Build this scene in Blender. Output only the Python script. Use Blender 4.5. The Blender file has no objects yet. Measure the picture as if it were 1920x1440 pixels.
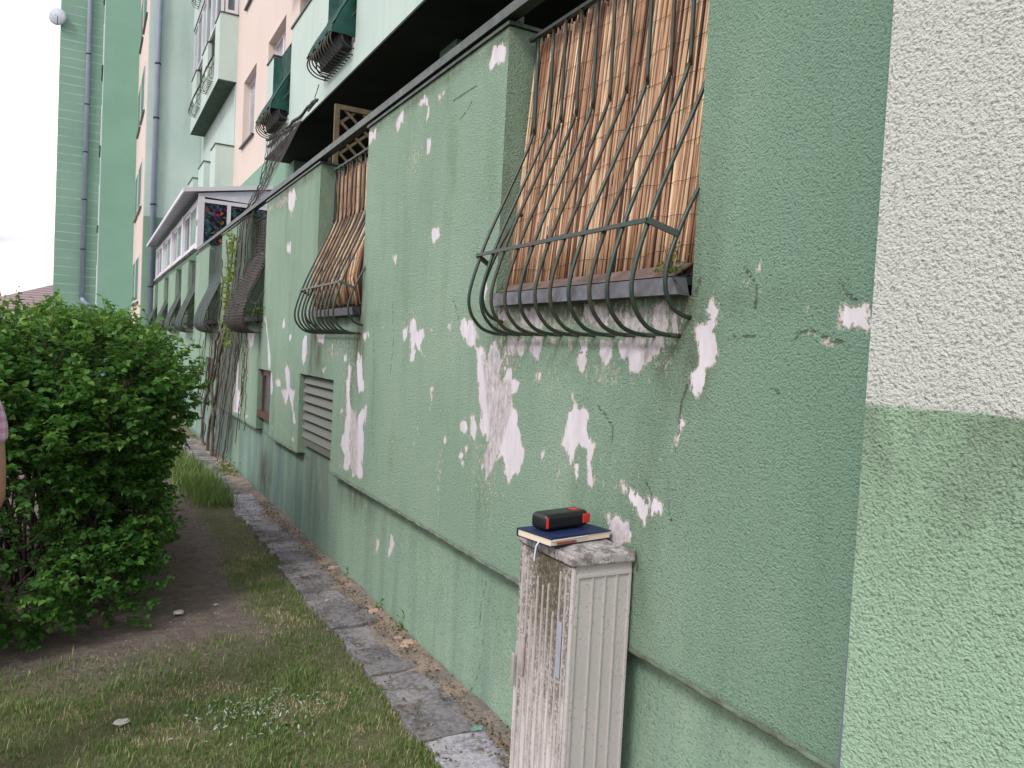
import bpy, math, random
import numpy as np
from mathutils import Vector, Matrix, noise as mnoise
R = math.radians
random.seed(7); rng = np.random.default_rng(7)
S = bpy.context.scene
C = S.collection

# ------------------------------------------------------------------ camera
F_PX = 1451.435
YAW, PITCH, ROLL = .499905575, -.03949609, .052145116
CAM = Vector((-1.573, 0.0, 1.6))
_f = Vector((math.sin(YAW)*math.cos(PITCH), math.cos(YAW)*math.cos(PITCH), math.sin(PITCH)))
_r = Vector((math.cos(YAW), -math.sin(YAW), 0)); _u = _r.cross(_f)
CR = _r*math.cos(ROLL) + _u*math.sin(ROLL)
CU = _u*math.cos(ROLL) - _r*math.sin(ROLL)
cam = bpy.data.cameras.new("camera"); camo = bpy.data.objects.new("camera", cam); C.objects.link(camo)
cam.sensor_width = 36; cam.lens = F_PX/1920*36; cam.clip_start = .05; cam.clip_end = 400
M = Matrix((CR, CU, -_f)).transposed().to_4x4(); M.translation = CAM
camo.matrix_world = M
S.camera = camo

# ------------------------------------------------------------------ world and sun
w = bpy.data.worlds.new("World"); S.world = w; w.use_nodes = True
wn = w.node_tree; wn.nodes.clear()
SUN_EL, SUN_AZ = R(42), R(238)        # azimuth of the sun, clockwise from +Y
sky = wn.nodes.new("ShaderNodeTexSky"); sky.sky_type = 'NISHITA'; sky.sun_disc = False
sky.sun_elevation = SUN_EL; sky.sun_rotation = SUN_AZ
tc = wn.nodes.new("ShaderNodeTexCoord")
mp = wn.nodes.new("ShaderNodeMapping"); mp.inputs['Scale'].default_value = (1, 1, 2.6)
cn = wn.nodes.new("ShaderNodeTexNoise"); cn.inputs['Scale'].default_value = 3.2; cn.inputs['Detail'].default_value = 5
cr = wn.nodes.new("ShaderNodeValToRGB")
cr.color_ramp.elements[0].position = .36; cr.color_ramp.elements[0].color = (.72, .72, .72, 1)
cr.color_ramp.elements[1].position = .6; cr.color_ramp.elements[1].color = (.97, .97, .97, 1)
cc = wn.nodes.new("ShaderNodeValToRGB")
cc.color_ramp.elements[0].position = .36; cc.color_ramp.elements[0].color = (5.5, 4.9, 5.7, 1)
cc.color_ramp.elements[1].position = .48; cc.color_ramp.elements[1].color = (10.7, 10.25, 11.0, 1)
mx = wn.nodes.new("ShaderNodeMix"); mx.data_type = 'RGBA'
bg = wn.nodes.new("ShaderNodeBackground"); bg.inputs['Strength'].default_value = .108
wo = wn.nodes.new("ShaderNodeOutputWorld")
L = wn.links.new
L(tc.outputs['Generated'], mp.inputs['Vector']); L(mp.outputs[0], cn.inputs['Vector'])
L(cn.outputs['Fac'], cr.inputs[0]); L(cn.outputs['Fac'], cc.inputs[0])
L(cr.outputs[0], mx.inputs[0]); L(sky.outputs[0], mx.inputs[6]); L(cc.outputs[0], mx.inputs[7])
L(mx.outputs[2], bg.inputs[0]); L(bg.outputs[0], wo.inputs[0])
sl = bpy.data.lights.new("sun", 'SUN'); so = bpy.data.objects.new("sun", sl); C.objects.link(so)
sl.energy = 1.25; sl.angle = R(14); sl.color = (1, .96, .9)
sd = Vector((math.sin(SUN_AZ)*math.cos(SUN_EL), math.cos(SUN_AZ)*math.cos(SUN_EL), math.sin(SUN_EL)))
so.rotation_euler = sd.to_track_quat('Z', 'Y').to_euler()
S.view_settings.view_transform = 'Standard'; S.view_settings.look = 'None'
S.view_settings.exposure = .68; S.view_settings.gamma = 1; S.view_settings.use_curve_mapping = False

# ------------------------------------------------------------------ helpers
def ray(x, y): return _f + CR*((x-960)/F_PX) + CU*((720-y)/F_PX)
def onx(x, y, X): d = ray(x, y); return CAM + d*((X-CAM.x)/d.x)
def ony(x, y, Y): d = ray(x, y); return CAM + d*((Y-CAM.y)/d.y)
def onz(x, y, Z): d = ray(x, y); return CAM + d*((Z-CAM.z)/d.z)

GZ = -.07          # ground level (the wall datum is z = 0)
class MB:
    def __init__(s): s.v = []; s.f = []; s.mi = []; s.m = 0
    def add(s, vs, fs):
        o = len(s.v); s.v += [tuple(p) for p in vs]
        for f in fs: s.f.append(tuple(i+o for i in f)); s.mi.append(s.m)
        return s
    def box(s, x0, x1, y0, y1, z0, z1):
        vs = [(x, y, z) for x in (x0, x1) for y in (y0, y1) for z in (z0, z1)]
        return s.add(vs, [(0,1,3,2),(4,6,7,5),(0,4,5,1),(2,3,7,6),(0,2,6,4),(1,5,7,3)])
    def hexa(s, p):   # 8 points: bottom 4 ccw, top 4 ccw
        return s.add(p, [(3,2,1,0),(4,5,6,7),(0,1,5,4),(1,2,6,5),(2,3,7,6),(3,0,4,7)])
    def quad(s, a, b, c, d): return s.add([a, b, c, d], [(0,1,2,3)])
    def tube(s, pts, r, n=8, cap=True):
        pts = [Vector(p) for p in pts]; k = len(pts); rr = r if isinstance(r, (list, tuple)) else [r]*k
        up = None; vs = []; fs = []
        for i, p in enumerate(pts):
            t = (pts[min(i+1, k-1)]-pts[max(i-1, 0)]).normalized()
            if up is None:
                a = Vector((0,0,1)) if abs(t.z) < .9 else Vector((1,0,0)); up = t.cross(a).normalized()
            else:
                up = (up - t*up.dot(t)).normalized()
            b = t.cross(up)
            for j in range(n):
                an = 2*math.pi*j/n; vs.append(p + (up*math.cos(an)+b*math.sin(an))*rr[i])
        for i in range(k-1):
            for j in range(n):
                fs.append((i*n+j, i*n+(j+1)%n, (i+1)*n+(j+1)%n, (i+1)*n+j))
        if cap: fs.append(tuple(range(n))[::-1]); fs.append(tuple((k-1)*n+j for j in range(n)))
        return s.add(vs, fs)
    def bar(s, a, b, w, h=None):   # rectangular bar between two points
        a = Vector(a); b = Vector(b); h = h or w; t = (b-a).normalized()
        q = Vector((0,0,1)) if abs(t.z) < .9 else Vector((0,1,0))
        x = t.cross(q).normalized()*(w/2); y = x.normalized().cross(t).normalized()*(h/2)
        return s.add([a-x-y, a+x-y, a+x+y, a-x+y, b-x-y, b+x-y, b+x+y, b-x+y],
                     [(3,2,1,0),(4,5,6,7),(0,1,5,4),(1,2,6,5),(2,3,7,6),(3,0,4,7)])
    def build(s, name, mat, parent=None, smooth=False, bevel=0, loc=None):
        me = bpy.data.meshes.new(name); me.from_pydata(s.v, [], s.f)
        for m_ in (mat if isinstance(mat, (list, tuple)) else [mat]): me.materials.append(m_)
        if s.m or any(s.mi): me.polygons.foreach_set('material_index', s.mi)
        if smooth: me.polygons.foreach_set('use_smooth', [True]*len(me.polygons))
        me.update()
        o = bpy.data.objects.new(name, me); C.objects.link(o)
        if parent: o.parent = parent
        if loc: o.location = loc
        if bevel:
            b = o.modifiers.new('bevel', 'BEVEL'); b.width = bevel; b.segments = 2; b.limit_method = 'ANGLE'; b.angle_limit = R(40)
        return o

def tag(o, label=None, cat=None, group=None, kind=None):
    if label: o['label'] = label
    if cat: o['category'] = cat
    if group: o['group'] = group
    if kind: o['kind'] = kind
    return o
def empty(name, loc, label=None, cat=None, group=None, kind=None):
    o = bpy.data.objects.new(name, None); C.objects.link(o); o.location = loc; o.empty_display_size = .2
    return tag(o, label, cat, group, kind)
def keep(o, parent):            # mesh already in world coordinates, parent elsewhere
    o.parent = parent; o.matrix_parent_inverse = Matrix.Translation(-parent.location); return o
def smoothen(o):
    o.data.polygons.foreach_set('use_smooth', [True]*len(o.data.polygons)); return o

# ------------------------------------------------------------------ materials
class NT:
    def __init__(s, name):
        s.mat = bpy.data.materials.new(name); s.mat.use_nodes = True; s.t = s.mat.node_tree; s.t.nodes.clear()
        s.out = s.t.nodes.new('ShaderNodeOutputMaterial'); s.bsdf = s.t.nodes.new('ShaderNodeBsdfPrincipled')
        s.t.links.new(s.bsdf.outputs[0], s.out.inputs[0]); s._co = None
    def set(s, node, key, v):
        i = node.inputs[key]
        if isinstance(v, bpy.types.NodeSocket): s.t.links.new(v, i)
        elif isinstance(v, (tuple, list)) and i.type == 'RGBA': i.default_value = (*v[:3], 1)
        else: i.default_value = v
    def n(s, typ, ins=None, **props):
        nd = s.t.nodes.new('ShaderNode'+typ)
        for k, v in props.items(): setattr(nd, k, v)
        for k, v in (ins or {}).items(): s.set(nd, k, v)
        return nd
    def co(s):
        if not s._co: s._co = s.n('TexCoord').outputs['Object']
        return s._co
    def map(s, sc, loc=(0,0,0), rot=(0,0,0), co=None):
        return s.n('Mapping', {'Vector': co or s.co(), 'Scale': sc, 'Location': loc, 'Rotation': rot}).outputs[0]
    def noise(s, scale, detail=3, rough=.55, vec=None, dist=0):
        return s.n('TexNoise', {'Vector': vec or s.co(), 'Scale': scale, 'Detail': detail, 'Roughness': rough, 'Distortion': dist}).outputs['Fac']
    def math(s, op, a, b=0., c=0., clamp=False):
        nd = s.n('Math', {0: a, 1: b, 2: c}, operation=op); nd.use_clamp = clamp; return nd.outputs[0]
    def mr(s, v, a, b, c=0., d=1., smooth=False):
        nd = s.n('MapRange', {'Value': v, 'From Min': a, 'From Max': b, 'To Min': c, 'To Max': d})
        if smooth: nd.interpolation_type = 'SMOOTHSTEP'
        return nd.outputs[0]
    def mix(s, f, a, b, mode='MIX'):
        nd = s.n('Mix', data_type='RGBA', blend_type=mode)
        s.set(nd, 0, f); s.set(nd, 6, a); s.set(nd, 7, b); return nd.outputs[2]
    def attr(s, name): return s.n('Attribute', attribute_name=name).outputs['Fac']
    def sep(s, v=None): return s.n('SeparateXYZ', {0: v or s.co()}).outputs
    def bump(s, h, dist=1., strength=1.):
        b = s.n('Bump', {'Height': h, 'Distance': dist, 'Strength': strength}).outputs[0]
        s.set(s.bsdf, 'Normal', b); return b
    def fin(s, col=None, rough=.8, metal=0., spec=.3):
        if col is not None: s.set(s.bsdf, 'Base Color', col)
        s.set(s.bsdf, 'Roughness', rough); s.set(s.bsdf, 'Metallic', metal); s.set(s.bsdf, 'Specular IOR Level', spec)
        return s.mat

def stucco(name, col, col2, corner_col=None, teal=None, grain=110., h=.0035, peel=False, alg=(.10,.14,.07), drip=.35, band=None, hi=None, alg_amt=.0, coarse=1.):
    """painted roughcast; attributes: peel (signed distance, m), grey, dirt, flake"""
    m = NT(name)
    big = m.noise(.9, 4, .6); dripn = m.noise(5, 4, .6, m.map((1, 1, .12)))
    base = m.mix(m.mr(big, .3, .7), col, col2)
    if peel: base = m.mix(m.math('MULTIPLY', m.mr(m.noise(2.6, 4, .6, m.map((1, 1, .35))), .48, .72), .45), base, (.37, .47, .36)); base = m.mix(m.math('MULTIPLY', m.mr(m.noise(3.7, 5, .65, m.map((1, 1, .3), (3, 7, 1))), .54, .72), .4), base, (.15, .24, .13))
    if corner_col:                                  # darker green towards the side panel
        base = m.mix(m.mr(m.math('ADD', m.sep()[1], m.mr(big, 0, 1, -.5, .5)), 1.1, 2.5, .9, 0.), base, corner_col)
    if band:                                     # colour change at height band[0]
        z = m.sep()[2]
        zz = m.math('ADD', z, m.mr(m.noise(26, 2), 0, 1, -.009, .009))
        base = m.mix(m.math('GREATER_THAN', zz, band[0]), base, band[1])
    g1 = m.noise(grain, 3, .62); g2 = m.noise(grain*.45, 3, .6)
    vo = m.n('TexVoronoi', {'Vector': m.co(), 'Scale': grain*.85}).outputs['Distance']
    gr = m.math('MULTIPLY_ADD', m.mr(g1, .3, .7), .55, m.math('MULTIPLY', m.mr(g2, .3, .7, smooth=True), .30*coarse))
    gr = m.math('ADD', gr, m.math('MULTIPLY', m.mr(vo, .0, .75, 1., 0.), .3))
    pit = m.mr(gr, .16, .46, .0, 1.)
    base = m.mix(m.math('MULTIPLY', m.math('SUBTRACT', 1., pit), .55 if h > .002 else .06), base, (.10, .14, .10))  # hollows darkened in the colour: a little grime plus their small shadows
    if drip: base = m.mix(m.math('MULTIPLY', m.mr(dripn, .5, .8), drip), base, alg)
    if teal:
        base = m.mix(m.math('MULTIPLY', m.math('MULTIPLY', m.mr(m.sep()[1], 5.3, 6.6), m.mr(dripn, .3, .62)), .75), base, teal)
    dirt = m.attr('dirt')
    dn = m.math('MULTIPLY', dirt, m.mr(m.noise(9, 4, .65, m.map((1, 1, .35))), .25, .62), clamp=True)
    base = m.mix(dn, base, (.085, .078, .05))
    height = m.math('MULTIPLY', gr, h)
    if peel:
        pl = m.attr('peel')
        e = m.math('ADD', pl, m.math('ADD', m.mr(m.noise(20, 3, .6, m.map((1, 1.2, .8))), .25, .75, -.012, .012), m.mr(m.noise(80, 4, .7, m.map((1, 1.2, .7))), .25, .75, -.011, .011)))
        e = m.math('SUBTRACT', e, m.mr(m.noise(11, 5, .65, m.map((1, 1.3, .6))), .52, .66, 0, .045))
        fl = m.attr('flake')
        fn = m.math('SUBTRACT', m.noise(44, 4, .62, m.map((1, 1.15, .75))), m.math('SUBTRACT', .80, m.math('MULTIPLY', fl, .245)))
        e2 = m.math('MULTIPLY', fn, .06)
        e = m.math('MAXIMUM', e, e2)
        mask = m.mr(e, -.0004, .0006)
        rim = m.mr(e, -.006, -.0005)
        under = m.mix(m.mr(m.noise(9, 5, .65, m.map((1, 1.8, .45))), .35, .7), (.67, .64, .67), (.53, .49, .51))
        gy = m.math('MULTIPLY', m.attr('grey'), m.mr(m.noise(34, 5, .75, m.map((1, 1.4, .55))), .34, .64), clamp=True)
        under = m.mix(m.math('MULTIPLY', gy, .85), under, (.27, .235, .215))
        under = m.mix(m.math('MULTIPLY', m.math('GREATER_THAN', m.noise(40, 4, .7, m.map((1, 1.4, .5))), .66), m.attr('grey')), under, (.06, .055, .03))
        inner = m.math('MULTIPLY', m.mr(e, .0, .011, 1., 0.), .8)
        under = m.mix(m.math('MULTIPLY', inner, m.mr(m.noise(60, 2), .4, .6)), under, (.56, .50, .38))
        base = m.mix(m.math('MULTIPLY', rim, .75), base, (.60, .58, .46))
        base = m.mix(mask, base, under)
        crev = m.math('MULTIPLY', m.math('MULTIPLY', m.mr(e, -.0012, .0002), m.mr(e, .0008, .0035, 1., 0.)), m.mr(m.noise(17, 3), .42, .56))
        base = m.mix(m.math('MULTIPLY', crev, .6), base, (.09, .08, .06))
        inv = m.math('SUBTRACT', 1., mask)
        height = m.math('ADD', m.math('MULTIPLY', height, inv), m.math('MULTIPLY', inv, .009))
        height = m.math('ADD', height, m.math('MULTIPLY', m.noise(70, 3, .6, m.map((1, 1.5, .4))), m.math('MULTIPLY', mask, .0012)))
        # hairline cracks
        ck = m.mr(m.math('ADD', m.attr('crack'), m.mr(m.noise(45, 4, .7), .3, .7, -.25, .25)), .62, .85)
        height = m.math('SUBTRACT', height, m.math('MULTIPLY', ck, .003))
        base = m.mix(m.math('MULTIPLY', ck, .7), base, (.07, .07, .05))
    m.bump(height, 1., 1.)
    return m.fin(base, .88, spec=.22)

def simple(name, col, rough=.6, metal=0., spec=.4, var=None, vs=12., bump=0., bs=60., amt=.5):
    m = NT(name); c = col
    if var: c = m.mix(m.math('MULTIPLY', m.mr(m.noise(vs, 4, .6), .35, .68), amt*2, clamp=True), col, var)
    else: c = m.mix(m.mr(m.noise(vs, 3), .3, .7, 0, 1), tuple(x*.88 for x in col), tuple(min(1, x*1.08) for x in col))
    if bump: m.bump(m.noise(bs, 4), bump, 1.)
    return m.fin(c, rough, metal, spec)

G1, G2 = (.255, .38, .282), (.30, .425, .315)
MAT = {}
MAT['wall'] = stucco('green stucco', G1, G2, corner_col=(.175, .30, .215), grain=165, h=.0068, peel=True, drip=.2)
MAT['plinth'] = stucco('plinth stucco', (.25, .375, .28), (.295, .42, .31), teal=(.13, .215, .21), grain=135, h=.0045, peel=True, alg=(.12, .18, .165), drip=.6)
MAT['panel'] = stucco('coarse stucco', (.335, .50, .345), (.375, .545, .375), grain=145, h=.0082, band=(1.53, (.60, .62, .56)), drip=.12, coarse=1.2)
MAT['pale'] = stucco('pale green render', (.45, .56, .505), (.51, .61, .55), grain=70, h=.0012, drip=.4, alg=(.32, .42, .36))
MAT['pale_far'] = stucco('pale far render', (.43, .55, .50), (.52, .62, .57), grain=30, h=.001, drip=.5, alg=(.30, .42, .36))
MAT['panel_green'] = stucco('green far render', (.18, .34, .26), (.21, .385, .295), grain=30, h=.001, drip=.08, alg=(.15, .3, .23))
MAT['peach'] = stucco('peach render', (.63, .535, .465), (.66, .57, .50), grain=60, h=.001, drip=.18, alg=(.62, .5, .42), band=None)
MAT['base_green'] = stucco('green base render', (.20, .33, .25), (.23, .37, .27), grain=60, h=.001, drip=.2)
MAT['soffit'] = simple('soffit paint with shade', (.018, .028, .02), .9, var=(.012, .018, .014), vs=3)  # near-black: the underside's deep shade is put into the paint colour
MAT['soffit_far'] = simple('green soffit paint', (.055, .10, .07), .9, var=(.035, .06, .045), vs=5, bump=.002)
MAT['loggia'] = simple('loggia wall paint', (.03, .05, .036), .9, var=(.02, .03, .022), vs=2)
MAT['cap'] = simple('weathered capping metal', (.10, .125, .105), .45, .5, var=(.05, .06, .045), vs=14, bump=.001)
MAT['barmetal'] = simple('green painted steel', (.012, .052, .043), .38, .2, spec=.5, var=(.045, .045, .03), vs=14, bump=.0006, bs=120, amt=.6)
MAT['barold'] = simple('worn green steel', (.035, .045, .032), .5, .2, spec=.4, var=(.07, .06, .04), vs=9, bump=.0006, bs=120, amt=.6)
MAT['sill'] = simple('grey sheet sill', (.17, .185, .21), .5, .35, var=(.09, .08, .075), vs=16, bump=.002, bs=25)
MAT['silldark'] = simple('dark sheet sill', (.035, .036, .04), .4, .3)
MAT['white'] = simple('white plastic frame', (.62, .61, .66), .35, spec=.5, var=(.6, .58, .6), vs=3, amt=.3)
MAT['pipe'] = simple('grey blue pipe', (.27, .31, .40), .4, spec=.5, var=(.23, .26, .33), vs=2, amt=.5)
MAT['darkslot'] = simple('dark joint', (.02, .022, .025), .7)
MAT['wood'] = simple('weathered lattice wood', (.16, .125, .07), .8, var=(.10, .08, .045), vs=20, bump=.001)
MAT['brownwood'] = simple('red brown window wood', (.10, .035, .022), .6, var=(.06, .02, .015), vs=20, bump=.001)
MAT['slat'] = simple('louvre slat', (.115, .165, .13), .6, spec=.3, var=(.15, .145, .12), vs=9, bump=.0008, amt=.7)
MAT['bark'] = simple('bark', (.075, .055, .04), .9, var=(.03, .02, .018), vs=30, bump=.003)
MAT['deadvine'] = simple('dead vine bark', (.13, .11, .085), .9, var=(.06, .05, .04), vs=25, bump=.003)
MAT['rope'] = simple('dark cord', (.035, .032, .03), .8)
MAT['black'] = simple('black', (.012, .012, .014), .35, spec=.5, bump=.0004, bs=300)
MAT['red'] = simple('red plastic', (.5, .022, .015), .4, spec=.5)

def glass(name, col=(.05, .06, .065)):
    m = NT(name); c = m.mix(m.mr(m.noise(1.3, 2), .35, .65), col, tuple(x*2.2 for x in col)); return m.fin(c, .06, spec=.8)
MAT['glass'] = glass('window glass'); MAT['glass_pale'] = glass('glass over curtain', (.24, .25, .27))
MAT['glass_green'] = glass('greenish reflective glass', (.22, .28, .25))

# ------------------------------------------------------------------ wall sheet with openings and traced peeling
GFO = [(1.79, 3.07), (5.02, 6.24), (8.38, 9.52), (11.52, 12.8), (14.6, 15.75), (17.0, 18.2), (20.0, 21.2), (23.3, 24.4)]
SILL_Z, TOP_Z, LEDGE = 1.83, 3.03, .655
LOW = [(5.61, 6.66, 1.335), (7.86, 8.53, 1.30), (11.98, 12.84, 1.30)]

def sdf_poly(P, poly):      # signed distance (positive inside), P: (n,2)
    A = np.array(poly, float); B = np.roll(A, -1, 0); d = np.full(len(P), 1e9); ins = np.zeros(len(P), bool)
    for a, b in zip(A, B):
        e = b-a; w_ = P-a; t = np.clip((w_@e)/max(e@e, 1e-12), 0, 1)[:, None]
        d = np.minimum(d, np.hypot(*(w_-t*e).T))
        c = ((a[1] > P[:, 1]) != (b[1] > P[:, 1]))
        with np.errstate(divide='ignore', invalid='ignore'):
            xi = a[0]+(P[:, 1]-a[1])*(b[0]-a[0])/(b[1]-a[1])
        ins ^= c & (P[:, 0] < xi)
    return np.where(ins, d, -d)

def T(pts, s=1., ox=0, oy=0): return [(x/s+ox, y/s+oy) for x, y in pts]
c5 = lambda p: T(p, 3, 600, 600)
c6 = lambda p: T(p, 2.8235, 1240, 440)
c1 = lambda p: T(p, 3.6, 340, 560)
PEEL = [
 [(925,85),(945,80),(949,95),(946,115),(935,122),(925,128),(918,134),(916,122),(922,105)],
 [(746,217),(756,206),(757,230),(745,247),(741,240)],
 [(784,195),(798,176),(806,184),(810,197),(806,207),(800,230),(800,204)],
 [(688,252),(706,238),(704,262),(692,272)],
 [(800,262),(808,258),(807,285),(801,290)],
 [(820,180),(836,168),(832,176),(822,190)],
 c5([(798,-8),(860,0),(880,60),(898,90),(872,168),(850,150),(828,140),(798,90),(788,50)]),
 c5([(885,230),(930,195),(960,150),(990,100),(1003,180),(1022,210),(1010,300),(1030,350),(1050,270),(1085,238),(1080,330),(1125,345),(1100,420),(1080,420),(1092,500),(1120,520),(1125,640),(1152,720),(1147,800),(1110,872),(1085,880),(1060,930),(1038,880),(1030,760),(1000,780),(960,850),(930,915),(903,820),(908,770),(945,690),(898,620),(903,520),(893,400),(883,330)]),
 c5([(1043,155),(1060,115),(1252,90),(1240,180),(1225,238),(1208,200),(1180,190),(1150,218),(1120,210),(1050,192)]),
 c5([(1378,108),(1412,108),(1416,174),(1400,162)]),
 c5([(1438,205),(1470,178),(1502,210),(1496,282),(1470,298),(1443,262)]),
 c5([(1460,108),(1512,108),(1512,182),(1468,182)]),
 c5([(1568,105),(1655,105),(1642,200),(1610,268),(1578,220)]),
 c5([(1668,105),(1930,80),(1960,130),(1900,222),(1840,250),(1790,298),(1733,287),(1738,222),(1688,216)]),
 c5([(1408,412),(1442,412),(1447,460),(1524,518),(1524,572),(1503,600),(1512,660),(1548,700),(1527,800),(1532,878),(1568,888),(1562,932),(1518,955),(1503,910),(1500,742),(1460,702),(1442,722),(1410,828),(1388,742),(1358,700),(1373,620),(1398,530),(1430,470)]),
 c5([(1422,832),(1452,812),(1463,938),(1438,900)]),
 c5([(1686,882),(1706,866),(1732,940),(1850,1000),(1890,1008),(1935,1030),(1928,1080),(1870,1100),(1830,1175),(1798,1100),(1738,1030),(1698,960)]),
 c5([(1598,1110),(1640,1088),(1722,1128),(1758,1190),(1742,1250),(1640,1260),(1615,1170)]),
 c5([(783,580),(810,558),(832,600),(822,642),(788,622)]), c5([(843,530),(866,522),(884,600),(872,692),(843,702),(833,640)]),
 c5([(778,762),(800,722),(808,762),(784,792)]), c5([(813,708),(832,718),(820,784)]), c5([(788,800),(812,793),(806,843)]),
 c5([(682,650),(710,643),(715,680),(700,704)]), c5([(621,362),(640,380),(632,460),(617,510)]),
 c5([(145,520),(148,350),(162,240),(178,265),(168,350),(168,450),(180,520),(160,560)]),
 c5([(205,258),(215,180),(235,200),(240,330),(258,365),(250,404),(214,408)]),
 c5([(133,620),(148,520),(172,520),(186,560),(180,640),(170,700),(175,780),(160,860),(128,835),(140,760),(113,705)]),
 c5([(172,500),(205,510),(212,690),(206,870),(180,885),(168,760)]),
 c5([(200,560),(215,520),(262,478),(277,530),(244,610),(247,700),(238,895),(206,885),(210,780),(205,690)]),
 c5([(505,-5),(548,-5),(542,60),(582,48),(592,90),(562,150),(588,214),(570,192),(541,142),(531,222),(506,240)]),
 c5([(463,62),(497,28),(492,132),(468,112)]), c5([(720,30),(745,15),(740,90),(728,60)]),
 c5([(240,80),(275,55),(275,100),(250,118)]), c5([(350,25),(368,22),(365,50),(350,48)]), c5([(620,35),(633,40),(630,72),(618,58)]),
 c5([(132,200),(152,190),(150,232),(134,232)]), c5([(1210,310),(1238,286),(1244,325),(1214,352)]),
 c5([(1232,740),(1262,735),(1256,800),(1240,790)]), c5([(1340,830),(1355,828),(1350,880),(1336,880)]),
 c6([(222,350),(280,318),(292,370),(318,410),(300,462),(272,512),(302,560),(307,640),(272,692),(232,702),(237,760),(217,832),(185,858),(132,822),(132,750),(195,690),(200,620),(168,500),(200,480),(262,440),(232,400)]),
 c6([(945,385),(1120,370),(1120,500),(943,492)]), c6([(493,175),(526,138),(538,170),(510,197)]), c6([(432,255),(462,248),(455,270)]), c6([(498,300),(525,300),(515,322)]),
 c6([(88,905),(102,950),(124,1000),(100,1040),(82,1100),(58,1185),(66,1090),(98,1030),(95,960)]),
 c6([(770,505),(810,505),(800,525),(775,522)]), c6([(766,392),(786,388),(782,408)]), c6([(845,555),(900,572),(870,578)]), c6([(380,555),(400,555),(395,566)]),
 c1([(438,228),(502,213),(484,312),(466,334),(452,282)]), c1([(352,600),(372,430),(388,420),(382,600),(404,640),(397,775),(352,765)]),
 c1([(558,120),(572,120),(603,400),(602,482),(586,470),(580,260)]), c1([(598,500),(612,500),(618,600),(612,655),(600,640)]),
 c1([(698,480),(712,430),(733,495),(733,600),(768,620),(757,700),(773,845),(755,842),(738,700),(722,660),(706,722),(678,640),(670,608),(712,610)]),
 c1([(632,550),(660,536),(680,600),(642,592)]), c1([(817,300),(832,240),(848,250),(848,370),(824,470),(813,400)]),
 c1([(684,160),(696,120),(702,190),(680,204)]), c1([(728,250),(740,236),(748,252),(730,296)]), c1([(916,240),(972,240),(958,304),(925,294)]),
 c1([(948,472),(978,463),(960,508)]), c1([(1015,300),(1022,300),(1020,390),(1012,380)]),
 c1([(430,790),(452,780),(448,805),(430,806)]), c1([(605,860),(618,870),(612,892)]), c1([(740,940),(762,930),(758,980)]),
 c1([(1078,735),(1090,740),(1082,780),(1072,770)]), c1([(1355,175),(1375,180),(1370,210),(1352,200)]), c1([(1100,380),(1118,385),(1110,430),(1095,415)]),
 [(540,360),(552,352),(556,372),(548,400),(541,392)],
 *[T(p, 3.43, 860, 340) for p in ([(240,830),(330,795),(352,880),(300,905),(255,890)], [(395,830),(480,805),(525,845),(565,875),(525,965),(440,945),(398,900)], [(778,820),(870,785),(955,825),(965,925),(900,965),(825,900)],
  [(1000,905),(1100,855),(1205,895),(1235,985),(1100,995),(1015,960)], [(1228,785),(1332,775),(1342,985),(1270,992),(1238,880)], [(150,640),(184,615),(178,760),(160,835),(128,800)], [(1378,795),(1434,840),(1414,995),(1368,985)],
  [(112,1060),(262,1075),(276,1180),(200,1205),(116,1150)], [(690,830),(740,820),(720,900),(700,930)], [(560,1000),(640,990),(620,1060),(575,1040)])],
 [(808,430),(822,425),(826,440),(812,462)], [(735,480),(745,478),(742,500)],
 [(538,455),(546,452),(545,478),(538,472)],
 [(1572,576),(1590,573),(1632,573),(1632,612),(1576,612)],
]
PEEL = [[(p.y, p.z) for p in (onx(x, y, 0) for x, y in poly)] for poly in PEEL]
GREY = [T([(100,760),(1440,760),(1440,1060),(100,1060)], 3.43, 860, 340)]+[c5(p) for p in ([(905,200),(1000,120),(1030,340),(1080,330),(1085,480),(1040,640),(1000,780),(930,905),(905,780),(950,640),(930,400)],
        [(170,250),(205,255),(215,520),(205,880),(180,860),(160,700),(175,500)], [(1740,110),(1920,90),(1900,220),(1830,250)], [(1045,110),(1240,95),(1230,200),(1050,190)],
        [(1598,1100),(1750,1150),(1740,1250),(1620,1250)])] + [c1([(350,440),(380,420),(370,760),(350,740)])]
GREY = [[(p.y, p.z) for p in (onx(x, y, 0) for x, y in poly)] for poly in GREY]
# dirt spots: y, z, ry, rz, amount ;  flakes: the same
DIRT = [(1.86,1.78,.10,.28,1.1),(1.80,1.62,.12,.18,.8),(3.02,1.76,.13,.2,1.0),(3.0,1.5,.12,.3,.45),(5.06,1.7,.14,.35,1.1),(5.2,1.3,.12,.5,.6),(6.2,1.7,.14,.3,1.0),
        (6.1,1.45,.2,.3,.8),(6.3,1.6,.1,.5,.9),(8.5,1.6,.12,.5,1.0),(9.4,1.65,.14,.5,1.1),(9.9,1.5,.3,.7,.9),(11.4,1.4,.4,.9,1.0),(12.0,1.7,.5,.5,.8),(1.9,1.3,.3,.35,.22),
        (1.98,1.0,.16,.35,.35),(2.4,1.78,.7,.05,1.0),(5.6,1.78,.7,.05,.9),(8.9,1.78,.7,.05,.9),(12.1,1.8,.7,.05,.9),(10.6,2.4,.5,.8,.35),(10.6,1.0,.6,.5,.6),
        (7.3,3.0,1.2,.05,.8),(4.2,3.0,1.1,.035,.6),(7.6,2.95,.5,.08,.7),(3.12,2.99,.3,.05,.7),(1.72,1.9,.05,.5,.3)]
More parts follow.
